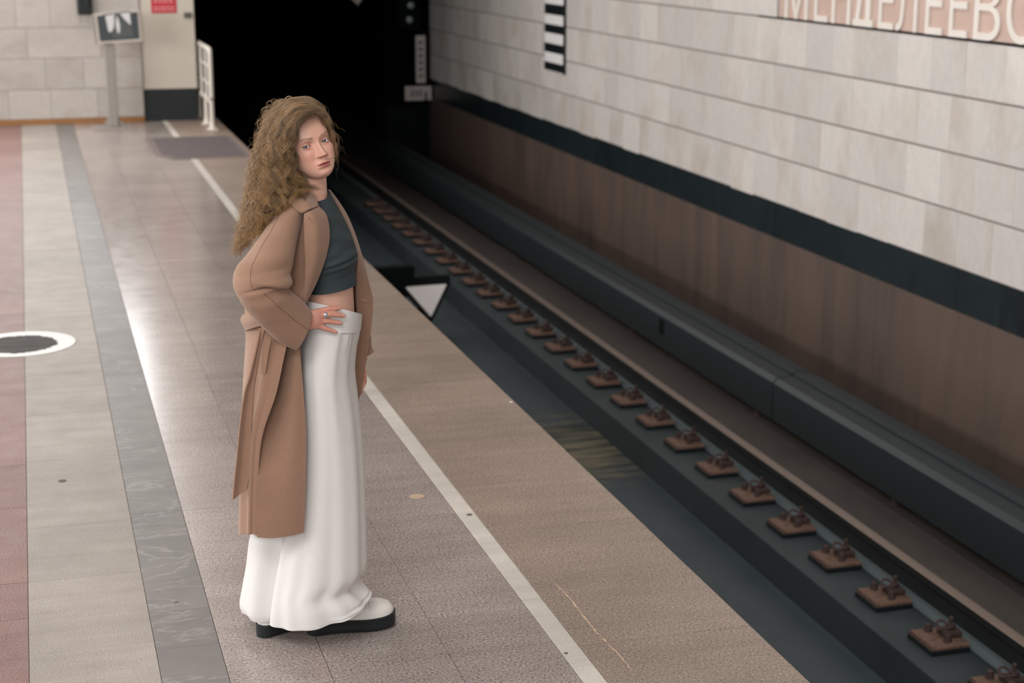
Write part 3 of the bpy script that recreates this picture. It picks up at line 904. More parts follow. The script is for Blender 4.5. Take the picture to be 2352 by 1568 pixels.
class Shell:
    """collects closed tubes; voxel-remeshed into one continuous skin"""
    def __init__(s): s.v = []; s.f = []
    def grid(s, G):
        m, n = G.shape[:2]; o = len(s.v)
        s.v += [tuple(p) for p in G.reshape(-1, 3)]
        s.f += grid_faces(m, n, True, o)
        c0 = len(s.v); s.v.append(tuple(G[0].mean(0))); c1 = len(s.v); s.v.append(tuple(G[-1].mean(0)))
        for j in range(n):
            k = (j + 1) % n
            s.f.append((o + k, o + j, c0)); s.f.append((o + (m - 1) * n + j, o + (m - 1) * n + k, c1))

# ---- materials of the figure
def skin_mat():
    k = NT('skin', 0.48, 0.4)
    a = k.n('ShaderNodeVertexColor', layer_name='tint')
    n = k.noise(160, 4, 0.6)
    c = k.mix(1.0, a.outputs[0], k.grey(n, 0.93, 1.07), 'MULTIPLY')
    n2 = k.noise(28, 3, 0.6)
    c = k.mix(1.0, c, k.ramp(n2, [(0.3, (1.02, 0.95, 0.93)), (0.7, (0.99, 1.02, 1.02))]), 'MULTIPLY')
    k.color(c)
    k.b.inputs['Subsurface Weight'].default_value = 0.12
    k.b.inputs['Subsurface Radius'].default_value = (0.012, 0.005, 0.003)
    k.b.inputs['Subsurface Scale'].default_value = 0.6
    return k.m
m_skin = skin_mat()

def wool(name, base, var=0.24):
    k = NT(name, 0.92, 0.15)
    n = k.noise(340, 3, 0.75); n2 = k.noise(38, 4, 0.65)
    c = k.mix(1.0, base, k.grey(n, 1 - var, 1 + var), 'MULTIPLY')
    c = k.mix(1.0, c, k.grey(n2, 0.93, 1.07), 'MULTIPLY')
    k.color(c)
    k.b.inputs['Sheen Weight'].default_value = 0.25
    k.b.inputs['Sheen Roughness'].default_value = 0.5
    k.b.inputs['Sheen Tint'].default_value = (1, 0.9, 0.8, 1)
    k.bump(n, 0.25, 0.003)
    return k.m
m_coat = wool('camel_wool', srgb(143, 111, 92))
m_seam = plain('coat_seam_shadow', srgb(112, 83, 67), 0.95, 0.1)
m_thread = plain('coat_thread', srgb(186, 150, 124), 0.9, 0.1)

def linen():
    k = NT('white_crepe', 0.85, 0.2)
    n = k.noise(700, 2, 0.6); w = k.noise(55, 4, 0.6, k.vec((1, 1, 0.4)))
    c = k.mix(1.0, srgb(217, 212, 208), k.grey(n, 0.95, 1.05), 'MULTIPLY')
    c = k.mix(1.0, c, k.grey(w, 0.97, 1.03), 'MULTIPLY')
    k.color(c); k.bump(n, 0.15, 0.002)
    k.b.inputs['Sheen Weight'].default_value = 0.1
    return k.m
m_linen = linen()
def jersey():
    k = NT('charcoal_jersey', 0.8, 0.25)
    n = k.noise(600, 2, 0.6)
    k.color(k.mix(1.0, srgb(56, 66, 69), k.grey(n, 0.9, 1.1), 'MULTIPLY')); k.bump(n, 0.15, 0.002)
    return k.m
m_top = jersey()
m_leather = plain('white_leather', srgb(222, 216, 208), 0.42, 0.5, 0.0, 0.03, 30)
m_sole = plain('black_rubber_sole', srgb(24, 28, 30), 0.6, 0.4, 0.0, 0.1, 60)
m_stitch = plain('sole_stitch', srgb(96, 92, 84), 0.8, 0.2)
m_silver = plain('engraved_silver', srgb(190, 190, 190), 0.35, 0.5, 0.9, 0.45, 420)

SKIN = np.array(srgb(215, 168, 147)[:3])
HANDC = np.array(srgb(200, 144, 126)[:3])

# ---- body: torso, neck, arms, hands and legs as one surface
sh = Shell()
sh.grid(rings([(712, 930, 800, 930, 0, 0.11), (704, 860, 806, 860, 0, 0.135), (704, 800, 806, 800, 0, 0.135), (708, 745, 811, 748, 0, 0.122), (702, 705, 813, 716, 0, 0.112),
               (702, 672, 811, 672, 0, 0.108), (702, 640, 809, 640, 0, 0.112), (700, 600, 806, 600, 0, 0.125), (694, 555, 798, 555, 0, 0.135), (690, 515, 786, 520, 0, 0.145),
               (688, 487, 772, 492, 0, 0.135), (690, 468, 762, 470, 0.0, 0.095), (686, 452, 753, 457, 0.0, 0.058), (680, 436, 751, 440, -0.004, 0.049), (680, 415, 750, 418, -0.008, 0.047),
               (682, 395, 748, 395, -0.012, 0.046), (684, 370, 742, 368, -0.016, 0.044)], 90, 48))
sh.grid(tube_grid([(705, 490, -0.08), (680, 502, -0.115), (620, 578, -0.205), (572, 648, -0.262), (600, 690, -0.255), (660, 722, -0.218), (702, 737, -0.190)], [0.045, 0.044, 0.041, 0.040, 0.040, 0.032, 0.026], 40, 20))
sh.grid(tube_grid([(730, 488, 0.09), (750, 500, 0.155), (772, 590, 0.195), (795, 690, 0.2), (818, 770, 0.19), (826, 830, 0.18)], [0.05, 0.05, 0.042, 0.038, 0.03, 0.025], 36, 20))
# right hand on the hip: palm, four spread fingers, thumb turned back
sh.grid(rings([(699, 718, 697, 757, -0.190, 0.019), (708, 714, 706, 757, -0.190, 0.018), (720, 711, 718, 756, -0.186, 0.0155), (731, 711, 729, 753, -0.180, 0.0140), (739, 712.5, 738, 750, -0.173, 0.0125), (744, 716, 743, 745, -0.168, 0.008)], 20, 24, 0.85))
PXM = 1 / 752.0
for pts, rad in (
    ([(724, 716.5, -0.180), (738, 713.0, -0.173), (752, 709.8, -0.168), (768, 707.5, -0.160), (779, 707.8, -0.150), (783.5, 708.5, -0.144)], [7, 6.6, 6.2, 5.6, 4.9, 2.2]),
    ([(724, 726, -0.180), (741, 723.5, -0.175), (756, 722.0, -0.170), (774, 722.4, -0.160), (788, 724.4, -0.147), (793, 725.2, -0.139)], [7, 6.7, 6.4, 5.9, 5.2, 2.4]),
    ([(724, 737, -0.180), (740, 737.0, -0.174), (753, 737.3, -0.168), (769, 739.5, -0.160), (782, 741.4, -0.150), (787, 742.0, -0.143)], [7, 6.5, 6.1, 5.6, 5.0, 2.3]),
    ([(720, 748, -0.182), (736, 750.0, -0.176), (748, 754.3, -0.171), (760, 758.5, -0.166), (770, 761.6, -0.160), (775, 763.0, -0.154)], [6.6, 6.1, 5.6, 5.1, 4.6, 2.2]),
    ([(706, 722, -0.178), (697, 712, -0.165), (690, 706, -0.150), (684, 703, -0.14)], [8, 7.2, 6.6, 3.5])):
    sh.grid(tube_grid(pts, [r * PXM for r in rad], 26, 14))
# left hand hanging behind the coat front
sh.grid(rings([(812, 828, 838, 822, 0.18, 0.02), (813, 850, 838, 846, 0.18, 0.018), (815, 872, 837, 872, 0.18, 0.015), (818, 880, 834, 880, 0.18, 0.01)], 14, 18))
for k, (x0, x1, L_) in enumerate(((819, 816, 905), (825, 822, 912), (831, 828, 908), (834, 832, 898))):
    sh.grid(tube_grid([(x0, 868, 0.18 - 0.01 * k), (x0, 882, 0.178 - 0.01 * k), (x1, L_ - 8, 0.17 - 0.01 * k), (x1 - 1, L_, 0.165 - 0.01 * k)], [0.0085, 0.0085, 0.0075, 0.004], 14, 10))
sh.grid(tube_grid([(832, 846, 0.165), (836, 862, 0.16), (836, 878, 0.158), (834, 888, 0.157)], [0.011, 0.0095, 0.0085, 0.005], 12, 10))
# legs
sh.grid(tube_grid([(748, 880, -0.02), (752, 1000, -0.03), (752, 1130, -0.04), (740, 1250, -0.04), (732, 1400, -0.01), (735, 1428, -0.005)], [0.078, 0.066, 0.050, 0.050, 0.036, 0.038], 40, 20))
sh.grid(tube_grid([(735, 880, 0.07), (715, 1000, 0.075), (690, 1130, 0.075), (655, 1250, 0.07), (628, 1395, 0.02), (628, 1432, 0.0)], [0.08, 0.066, 0.05, 0.05, 0.036, 0.038], 40, 20))
me = bpy.data.meshes.new('tmp_body')
me.from_pydata(sh.v, [], sh.f); me.update()
tmp = bpy.data.objects.new('tmp_body', me); COL.objects.link(tmp)
md = tmp.modifiers.new('r', 'REMESH'); md.mode = 'VOXEL'; md.voxel_size = 0.0025
md2 = tmp.modifiers.new('s', 'SMOOTH'); md2.factor = 0.5; md2.iterations = 4
dg = bpy.context.evaluated_depsgraph_get()
me2 = bpy.data.meshes.new_from_object(tmp.evaluated_get(dg))
bpy.data.objects.remove(tmp)
bv = np.zeros(len(me2.vertices) * 3); me2.vertices.foreach_get('co', bv); bv = bv.reshape(-1, 3)
bf = [tuple(p.vertices) for p in me2.polygons]
bpy.data.meshes.remove(me2)

# ---- head
HS = 1.05
mid = at(727.5, 330.0, -0.075)
Tc = CAMP - mid; Tc /= np.linalg.norm(Tc)
Rr = np.cross(-Tc, ZUP); Rr /= np.linalg.norm(Rr)
Us = np.cross(Tc, Rr)
aro, psi, pit = math.radians(18.0), math.radians(27), math.radians(-5)
R1 = math.cos(aro) * Rr + math.sin(aro) * Us
U1 = -math.sin(aro) * Rr + math.cos(aro) * Us
FW = math.cos(psi) * Tc + math.sin(psi) * R1
LT = math.cos(psi) * R1 - math.sin(psi) * Tc
UPH = U1
FW, UPH = math.cos(pit) * FW + math.sin(pit) * UPH, math.cos(pit) * UPH - math.sin(pit) * FW
HC = mid - FW * 0.078 * HS
def hw(x, y, z):
    x, y, z = np.broadcast_arrays(x, y, z)
    z = np.where(z < 0, z * 0.84, z)
    return HC + HS * (x[..., None] * LT + y[..., None] * FW + z[..., None] * UPH)

tab = np.array([  # z, front, back, half width, y of the widest point
    [-0.1185, 0.056, 0.040, 0.006, 0.048], [-0.115, 0.068, 0.032, 0.019, 0.046], [-0.107, 0.0785, 0.022, 0.031, 0.040], [-0.095, 0.0835, 0.004, 0.0420, 0.034], [-0.08, 0.0855, -0.02, 0.0510, 0.028],
    [-0.06, 0.0865, -0.048, 0.0595, 0.022], [-0.04, 0.0865, -0.070, 0.0640, 0.018], [-0.02, 0.0860, -0.086, 0.0680, 0.012], [0.0, 0.0860, -0.093, 0.0700, 0.005], [0.02, 0.0890, -0.096, 0.0715, 0.0],
    [0.045, 0.0880, -0.095, 0.0710, -0.003], [0.07, 0.078, -0.088, 0.0655, -0.005], [0.095, 0.058, -0.070, 0.0520, -0.005], [0.110, 0.034, -0.045, 0.0340, -0.005], [0.1175, 0.006, -0.012, 0.0070, -0.004]])
NZ, NT_ = 330, 300
zz = np.linspace(-0.1185, 0.1175, NZ)
# smooth table lookup
from_z = np.interp(zz, tab[:, 0], np.arange(len(tab)))
prof = np.zeros((NZ, 5))
dense = cr(tab, 1400)
for c in range(5):
    prof[:, c] = np.interp(zz, dense[:, 0], dense[:, c])
s_ = np.linspace(-1, 1, NT_, endpoint=False)
th = math.pi * np.sign(s_) * np.abs(s_) ** 1.7
ct, st = np.cos(th)[None, :], np.sin(th)[None, :]
ex = 2 / 2.35
f_, b_, w_, yc = [prof[:, c][:, None] for c in (1, 2, 3, 4)]
hx = w_ * np.sign(st) * np.abs(st) ** ex
hy = np.where(ct >= 0, yc + (f_ - yc) * np.abs(ct) ** ex, yc + (b_ - yc) * np.abs(ct) ** ex)
hz = zz[:, None] + 0 * hx
front = np.clip(ct * 1.6, 0, 1) + 0 * hx
G2 = lambda x, z, x0, z0, sx, sz: np.exp(-((x - x0) / sx) ** 2 - ((z - z0) / sz) ** 2)
ax = np.abs(hx)
d = np.zeros_like(hx)
# nose: bridge, tip, wings
t = np.clip((0.008 - hz) / 0.046, 0, 1)
ridge = (0.002 + 0.0195 * t ** 1.15) * np.where(hz > 0.008, np.exp(-((hz - 0.008) / 0.010) ** 2), 1.0) * (1 / (1 + np.exp(-(hz + 0.0445) / 0.0016)))
wid = 0.0056 + 0.0042 * t
d += ridge * np.exp(-(ax / wid) ** 2.4)
d += 0.0035 * G2(hx, hz, 0, -0.0375, 0.0075, 0.0065)
d += 0.0095 * np.exp(-((ax - 0.0125) / 0.0052) ** 2 - ((hz + 0.0405) / 0.0058) ** 2)
d -= 0.0030 * np.exp(-((ax - 0.0060) / 0.0030) ** 2 - ((hz + 0.0472) / 0.0020) ** 2)
# sockets, brows, cheeks, forehead
d -= 0.0075 * np.exp(-((ax - 0.030) / 0.016) ** 2 - ((hz - 0.001) / 0.011) ** 2)
d -= 0.0050 * np.exp(-((ax - 0.0145) / 0.006) ** 2 - ((hz - 0.003) / 0.011) ** 2)
d += 0.0030 * np.exp(-((ax - 0.027) / 0.019) ** 2 - ((hz - 0.0205) / 0.006) ** 2)
d += 0.0050 * np.exp(-((ax - 0.040) / 0.020) ** 2 - ((hz + 0.030) / 0.020) ** 2)
d -= 0.0015 * np.exp(-((ax - 0.022) / 0.008) ** 2 - ((hz + 0.05) / 0.014) ** 2)
# mouth region and chin
d += 0.0040 * G2(hx, hz, 0, -0.068, 0.024, 0.017)
lw = np.clip(1 - (ax / 0.0225) ** 2, 0, 1) ** 0.6
up_c = -0.0650 + 0.0006 * np.cos(hx / 0.0045) * np.exp(-(hx / 0.008) ** 2)
mline = -0.0700 - 0.0012 * (ax / 0.025) ** 2 + 0.0008 * np.exp(-(hx / 0.004) ** 2) * -1
d += 0.0042 * lw * np.exp(-((hz - up_c) / 0.0036) ** 2)
d += 0.0055 * np.clip(1 - (ax / 0.021) ** 2, 0, 1) ** 0.6 * np.exp(-((hz + 0.0762) / 0.0046) ** 2)
d -= 0.0042 * np.clip(1 - (ax / 0.027) ** 2, 0, 1) * np.exp(-((hz - mline) / 0.0014) ** 2)
d -= 0.0030 * G2(hx, hz, 0, -0.0865, 0.016, 0.0045)
d += 0.0040 * G2(hx, hz, 0, -0.100, 0.017, 0.010)
d -= 0.0012 * G2(hx, hz, 0, -0.055, 0.0032, 0.006)
hy = hy + d * front
# lids over the eyeballs
ER, EYX, EYY = 0.0124, 0.0312, 0.0655
for sgn in (-1, 1):
    ex_, ez_ = hx - sgn * EYX, hz - 0.0005
    q = (ex_ / 0.0195) ** 2 + (ez_ / 0.0135) ** 2
    tilt = ez_ - sgn * ex_ * 0.06
    xa = ex_ / 0.0143
    hu = 0.0043 * np.clip(1 - np.abs(xa) ** 2.3, 0, 1); hl = 0.0040 * np.clip(1 - np.abs(xa) ** 2.3, 0, 1)
    inside = np.minimum(hu - tilt, tilt + hl)           # > 0 in the opening
    rr = ex_ ** 2 + ez_ ** 2
    lid_r = ER + 0.0016
    sph = EYY + np.sqrt(np.clip(lid_r ** 2 - rr, 1e-7, None))
    k_ = np.clip((1.0 - q) / 0.55, 0, 1); k_ = k_ * k_ * (3 - 2 * k_)
    ok = (rr < lid_r ** 2 * 0.98) & (ct > 0.2)
    tgt = np.where(ok, np.maximum(sph, hy - 0.006), hy)
    hy = np.where(ct > 0.2, hy * (1 - k_) + tgt * k_, hy)
    op = np.clip(inside / 0.0009, 0, 1)
    op = np.where((np.abs(xa) < 1) & (ct > 0.2), op, 0)
    hy = hy - op * 0.0068
HG = hw(hx, hy, hz)
# colour of the head skin
tc = np.ones((NZ, NT_, 3)) * SKIN
def blend(mask, col):
    global tc
    mask = np.clip(mask * front, 0, 1)[..., None]
    tc = tc * (1 - mask) + np.array(srgb(*col)[:3]) * mask
blend(0.38 * np.exp(-((ax - 0.040) / 0.020) ** 2 - ((hz + 0.036) / 0.020) ** 2), (206, 128, 110))
blend(0.30 * G2(hx, hz, 0, -0.038, 0.014, 0.010), (210, 140, 124))
blend(0.25 * G2(hx, hz, 0, -0.100, 0.02, 0.012), (206, 142, 126))
blend(0.45 * np.exp(-((ax - 0.0305) / 0.017) ** 2 - ((hz + 0.006) / 0.009) ** 2), (176, 126, 122))
blend(0.35 * np.exp(-((ax - 0.030) / 0.017) ** 2 - ((hz - 0.008) / 0.005) ** 2), (184, 130, 116))
lipu = np.clip((hz - mline) / 0.0012, 0, 1) * np.clip((0.0070 * lw + mline - hz + 0.0004) / 0.0012, 0, 1)
lipl = np.clip((mline - hz) / 0.0012, 0, 1) * np.clip((hz - mline + 0.0098 * np.clip(1 - (ax / 0.0205) ** 2, 0, 1) ** 0.6) / 0.0014, 0, 1)
inm = (ax < 0.0225)
blend(0.85 * lipu * inm, (150, 72, 76)); blend(0.85 * lipl * inm, (168, 82, 88))
blend(0.8 * np.clip(1 - (ax / 0.0235) ** 2, 0, 1) * np.exp(-((hz - mline) / 0.0010) ** 2), (96, 46, 46))
browz = 0.0195 + 0.0035 * np.exp(-((ax - 0.036) / 0.012) ** 2) - 0.004 * np.clip((ax - 0.042) / 0.01, 0, 1)
blend(0.72 * np.exp(-((hz - browz) / 0.0032) ** 2) * np.clip((ax - 0.011) / 0.005, 0, 1) * np.clip((0.052 - ax) / 0.010, 0, 1), (124, 90, 66))
for sgn in (-1, 1):
    ex_, ez_ = hx - sgn * EYX, hz - 0.0005
    tilt = ez_ - sgn * ex_ * 0.06; xa = np.abs(ex_) / 0.0146
    hu = 0.0043 * np.clip(1 - xa ** 2.3, 0, 1); hl = 0.0040 * np.clip(1 - xa ** 2.3, 0, 1)
    blend(0.75 * (xa < 1.05) * np.exp(-((tilt - hu - 0.0002) / 0.0009) ** 2), (88, 56, 48))
    blend(0.40 * (xa < 1.02) * np.exp(-((tilt + hl) / 0.0010) ** 2), (150, 92, 88))
blend(0.6 * np.exp(-((ax - 0.0060) / 0.0030) ** 2 - ((hz + 0.0472) / 0.0022) ** 2), (96, 52, 44))
hv = HG.reshape(-1, 3); hf = grid_faces(NZ, NT_, True)
hv = np.concatenate([hv, HG[0].mean(0)[None], HG[-1].mean(0)[None]])
o0, o1 = NZ * NT_, NZ * NT_ + 1
hf += [((j + 1) % NT_, j, o0) for j in range(NT_)] + [((NZ - 1) * NT_ + j, (NZ - 1) * NT_ + (j + 1) % NT_, o1) for j in range(NT_)]
hcol = np.concatenate([tc.reshape(-1, 3), SKIN[None], SKIN[None]])
# skin tint of the body: redder hands
wrist = at(705, 735, -0.19); lh = at(828, 865, 0.18)
dd = np.minimum(np.linalg.norm(bv - at(745, 735, -0.17), axis=1) - 0.075, np.linalg.norm(bv - lh, axis=1) - 0.06)
km = np.clip(-dd / 0.02, 0, 1)[:, None]
bcol = SKIN * (1 - km) + HANDC * km
# knuckles a little redder, nails paler
for px, py, v in ((741, 713, -0.175), (743, 723.5, -0.176), (741, 737, -0.175), (737, 750, -0.177), (759, 709, -0.165), (764, 722, -0.166), (761, 738, -0.165), (756, 757, -0.168)):
    g = np.exp(-(np.linalg.norm(bv - at(px, py, v - 0.01), axis=1) / 0.008) ** 2)[:, None] * 0.45
    bcol = bcol * (1 - g) + np.array(srgb(196, 116, 102)[:3]) * g
for px, py, v in ((780.5, 706.8, -0.150), (790, 724, -0.146), (784, 741, -0.149), (772.5, 761.5, -0.16)):
    g = np.exp(-(np.linalg.norm(bv - at(px, py, v - 0.005), axis=1) / 0.005) ** 4)[:, None] * 0.6
    bcol = bcol * (1 - g) + np.array(srgb(226, 176, 166)[:3]) * g
nb = len(bv)
allv = np.concatenate([bv, hv]); allf = bf + [tuple(i + nb for i in q) for q in hf]
person = mk('person', allv, allf, m_skin, None, True)
bm = bmesh.new(); bm.from_mesh(person.data); bmesh.ops.recalc_face_normals(bm, faces=bm.faces[:]); bm.to_mesh(person.data); bm.free()
at_ = person.data.color_attributes.new('tint', 'FLOAT_COLOR', 'POINT')
cc = np.ones((len(allv), 4)); cc[:nb, :3] = bcol; cc[nb:, :3] = hcol
at_.data.foreach_set('color', cc.ravel())
tag(person, 'woman in a long camel coat and white trousers standing with one hand on her hip', 'person')

# ---- eyes
def eye_mat():
    k = NT('eye', 0.12, 0.6)
    a = k.n('ShaderNodeVertexColor', layer_name='tint'); k.color(a.outputs[0])
    return k.m
m_eye = eye_mat()
for sgn in (-1, 1):
    c = hw(np.array(sgn * EYX), np.array(EYY), np.array(0.0005))
    g = CAMP - c; g /= np.linalg.norm(g)
    a = np.cross(g, ZUP); a /= np.linalg.norm(a); b = np.cross(a, g)
    V = []; C_ = []
    NR, NS = 44, 40
    for i in range(NR + 1):
        ph_ = math.pi * i / NR
        for j in range(NS):
            t = 2 * math.pi * j / NS
            V.append(c + ER * HS * (math.cos(ph_) * g + math.sin(ph_) * (math.cos(t) * a + math.sin(t) * b)))
            r = ER * math.sin(ph_) if ph_ < 1.57 else 1
            col = (20, 24, 28) if r < 0.0023 else ((54, 64, 74) if r < 0.0047 else ((40, 48, 56) if r < 0.0055 else (190, 178, 174)))
            C_.append((*srgb(*col)[:3], 1.0))
    o = mk('eye', V, grid_faces(NR + 1, NS, True), m_eye, person, True)
    q = o.data.color_attributes.new('tint', 'FLOAT_COLOR', 'POINT'); q.data.foreach_set('color', np.array(C_).ravel())
    o['label'] = 'grey-blue eye looking at the camera'

# ---- crop top
def folds(G, fn, closed=True):
    """displace a grid along its normals; fn(row 0..1, column 0..1) in metres"""
    m, n = G.shape[:2]
    N_ = grid_normals(G, closed)
    s, t = np.meshgrid(np.linspace(0, 1, m), np.arange(n) / n, indexing='ij')
    c = np.mean(G, axis=1, keepdims=True)
    sg = np.sign((N_ * (G - c)).sum(2).mean()) if closed else (1.0 if (N_ @ (-VH)).mean() > 0 else -1.0)
    return G + N_ * sg * fn(s, t)[..., None]

G = rings([(692, 447, 757, 447, 0, 0.066, -0.012), (690, 458, 762, 458, 0, 0.090, -0.01), (686, 470, 771, 474, 0, 0.125), (686, 488, 780, 492, 0, 0.148), (687, 520, 796, 522, 0, 0.152), (690, 550, 808, 550, 0, 0.152), (694, 576, 817, 578, 0, 0.154),
           (697, 594, 820, 592, 0, 0.148), (699, 610, 816, 606, 0, 0.136), (701, 630, 814, 622, 0, 0.126), (703, 650, 816, 638, 0, 0.122), (705, 668, 818, 652, 0, 0.121, 0.006)], 110, 120)
def topfold(s, t):
    w = np.exp(-((t - 0.14) / 0.16) ** 2)
    a = 0.0042 * np.sin(44 * s + 16 * t + 1.3 * np.sin(11 * t)) * np.exp(-((s - 0.36) / 0.14) ** 2)
    b = 0.0040 * np.sin(60 * s - 12 * t + 1.1 * np.sin(17 * t)) * np.exp(-((s - 0.60) / 0.13) ** 2)
    return (a + b) * w
G = folds(G, topfold)
top = sheet_mesh(G, 0.003, 'crop_top', m_top, person, True)
top['label'] = 'charcoal crop top'
nb_ = MB(); ringp = G[2]
nb_.tube(list(ringp[::2]) + [ringp[0]], 0.0028, 6, False)
nb_.build('neckline_band', m_top, top, True)

# ---- trousers
G = rings([(695, 735, 825, 757, 0, 0.150, 0.018), (691, 765, 822, 776, 0, 0.155, 0.012), (688, 800, 817, 800, 0, 0.158, 0.006), (685, 850, 813, 850, 0, 0.160), (683, 900, 818, 900, 0, 0.158), (679, 960, 825, 960, -0.005, 0.152),
           (672, 1050, 832, 1050, -0.012, 0.146), (660, 1150, 836, 1150, -0.018, 0.142), (646, 1250, 838, 1250, -0.02, 0.144), (636, 1305, 836, 1302, -0.02, 0.146), (630, 1345, 814, 1336, -0.02, 0.146), (625, 1375, 834, 1352, -0.02, 0.150, -0.008),
           (622, 1400, 846, 1366, -0.02, 0.148, -0.014), (621, 1408, 850, 1370, -0.02, 0.146, -0.017)], 170, 180, 0.9)
def trfold(s, t):
    amp = 0.0015 + 0.0085 * np.clip(s - 0.15, 0, 1) ** 1.2
    a = np.sin(2 * math.pi * (7 * t + 0.12 * np.sin(3 * s) + 0.3)) * 0.55 + 0.45 * np.sin(2 * math.pi * (12 * t + 0.2 * s + 0.1))
    # pressed pleats running down from the waistband
    pl = 0.0
    for t0, w, am, s1 in ((0.085, 0.010, 0.006, 0.30), (0.115, 0.008, 0.004, 0.20), (0.17, 0.018, 0.005, 0.75)):
        tt = t - t0 - 0.02 * s
        pl = pl + am * np.tanh(tt / w) * np.exp(-(tt / (w * 4)) ** 2) * np.clip(1 - s / s1, 0, 1)
    near = np.clip(np.cos(2 * math.pi * (t - 0.25)) * 1.5 + 0.6, 0, 1)
    brk = 0.006 * np.sin(2 * math.pi * (5 * s * 3 + 2.2 * t)) * np.exp(-((s - 0.93) / 0.05) ** 2) * np.exp(-((t - 0.04) / 0.09) ** 2)
    return amp * a + pl * near + brk
G = folds(G, trfold)
tr = sheet_mesh(G, 0.003, 'trousers', m_linen, person, True)
tr['label'] = 'white wide-leg trousers'
G = rings([(675, 905, 770, 905, 0.05, 0.09), (648, 1000, 760, 1000, 0.06, 0.11), (606, 1120, 748, 1120, 0.06, 0.12), (577, 1230, 740, 1230, 0.06, 0.128), (568, 1300, 738, 1300, 0.06, 0.125), (560, 1350, 738, 1345, 0.06, 0.122), (555, 1385, 738, 1378, 0.06, 0.118), (560, 1402, 738, 1394, 0.06, 0.112, 0.004)], 120, 120)
G = folds(G, lambda s, t: (0.001 + 0.006 * s) * np.sin(2 * math.pi * (6 * t + 0.2 * s)))
sheet_mesh(G, 0.003, 'rear_trouser_leg', m_linen, tr, True)
G = rings([(699, 691, 828, 721, 0, 0.134, 0.036), (697, 712, 827, 738, 0, 0.141, 0.028), (695, 738, 825, 759, 0, 0.1475, 0.020)], 16, 120, 0.82)
wbnd = sheet_mesh(G, 0.006, 'waistband', m_linen, tr, True)
mm = MB(); r_ = G[-1] * 1.0
mm.tube(list(r_) + [r_[0]], 0.0016, 6, False); mm.build('waist_seam', plain('trouser_seam', srgb(176, 170, 166), 0.9, 0.1), wbnd, True)

# ---- shoes
def shoe(heel, d, label, L=0.288):
    d = d / np.linalg.norm(d); w = np.array([-d[1], d[0], 0.0])          # w: to her left of travel
    e = empty('shoe', tuple(heel))
    setpar(e, person)
    e['label'] = label
    xs = np.linspace(0, 1, 44)
    half = 0.036 * np.sqrt(np.clip(1 - ((xs - 0.12) / 0.12).clip(-1, 0) ** 2, 0, 1)) * (1 + 0.0 * xs)
    half = np.where(xs < 0.12, half, 0.036 + 0.016 * np.clip((xs - 0.25) / 0.4, 0, 1) ** 1.2)
    endr = np.clip((xs - 0.70) / 0.30, 0, 1)
    half = half * np.sqrt(np.clip(1 - endr ** 2.6, 0, 1))
    half[0] = 0.004; half[-1] = 0.002
    bend = 0.010 * np.sin(xs * math.pi)
    def outline(sc, z, spring=0.0):
        L_ = [heel + d * (x * L) + w * (h * sc + b) + ZUP * (z + spring * max(0, (x - 0.6) / 0.4) ** 2) for x, h, b in zip(xs, half, bend)]
        R_ = [heel + d * (x * L) + w * (-h * sc + b) + ZUP * (z + spring * max(0, (x - 0.6) / 0.4) ** 2) for x, h, b in zip(xs, half, bend)]
        return np.array(L_ + R_[::-1])
    G = np.stack([outline(0.94, 0.001, 0.010), outline(1.0, 0.006, 0.010), outline(1.02, 0.020, 0.011), outline(1.0, 0.034, 0.012), outline(1.03, 0.037, 0.012), outline(1.03, 0.042, 0.012), outline(0.97, 0.0445, 0.012)])
    s_ = Shell(); s_.grid(G)
    sole = mk('sole', s_.v, s_.f, m_sole, e, True); sole.data.set_sharp_from_angle(angle=math.radians(35))
    # welt stitches
    sm = MB(); wl = outline(0.985, 0.0452, 0.012)
    for a, b in zip(wl[4:84], wl[5:85]):
        sm.tube([a * 0.8 + b * 0.2, a * 0.2 + b * 0.8], 0.0009, 4)
    sm.build('welt_stitch', m_stitch, sole)
    # upper: cross sections along the shoe
    hgt = np.interp(xs, [0, 0.05, 0.25, 0.45, 0.62, 0.74, 0.86, 0.95, 1.0], [0.085, 0.100, 0.105, 0.088, 0.060, 0.046, 0.041, 0.029, 0.004])
    arc = np.linspace(0, math.pi, 26)
    rows = []
    for x, h, b, H in zip(xs, half, bend, hgt):
        sp = 0.012 * max(0, (x - 0.6) / 0.4) ** 2
        c = heel + d * (x * (L - 0.010) + 0.004) + w * b + ZUP * (0.043 + sp)
        rows.append([c + w * (max(h - 0.003, 0.001) * math.copysign(abs(math.cos(a)) ** 0.75, math.cos(a))) + ZUP * (H * math.sin(a) ** 0.8) for a in arc])
    U = np.array(rows)
    up = sheet_mesh(U, 0.003, 'upper', m_leather, e)
    # toe-cap seams and eyelet facing
    for fr in (0.66, 0.70):
        k = int(fr * 43)
        c = MB(); c.tube([p + ZUP * 0.001 for p in U[k]], 0.0013, 5, False); c.build('cap_seam', m_seam2, up)
    k0, k1 = 14, 29
    for off in (8, 17):
        c = MB(); c.tube([U[k][off] + (U[k][off] - heel - d * (k / 43 * L)) * 0.01 for k in range(k0, k1)], 0.0014, 5, False); c.build('facing_seam', m_seam2, up)
    for k in (18, 21, 24):
        c = MB(); c.tube([U[k][j] + ZUP * 0.002 for j in range(9, 17)], 0.0025, 6); c.build('lace', m_leather, up)
    return e
m_seam2 = plain('leather_seam', srgb(168, 160, 152), 0.6, 0.3)
h0 = onz(710, 1467, 0); t0_ = onz(908, 1446, 0)
dR = t0_ - h0
wR = np.array([-dR[1], dR[0], 0]) / np.linalg.norm(dR)
shoe(h0 + wR * 0.042, dR, 'white leather shoe on a thick black sole, the forward foot')
h1 = onz(580, 1471, 0)
dL = UH * 0.80 + VH * 0.60
shoe(h1 + VH * 0.028 + UH * 0.012, dL, 'white leather shoe on a thick black sole, the rear foot turned out')

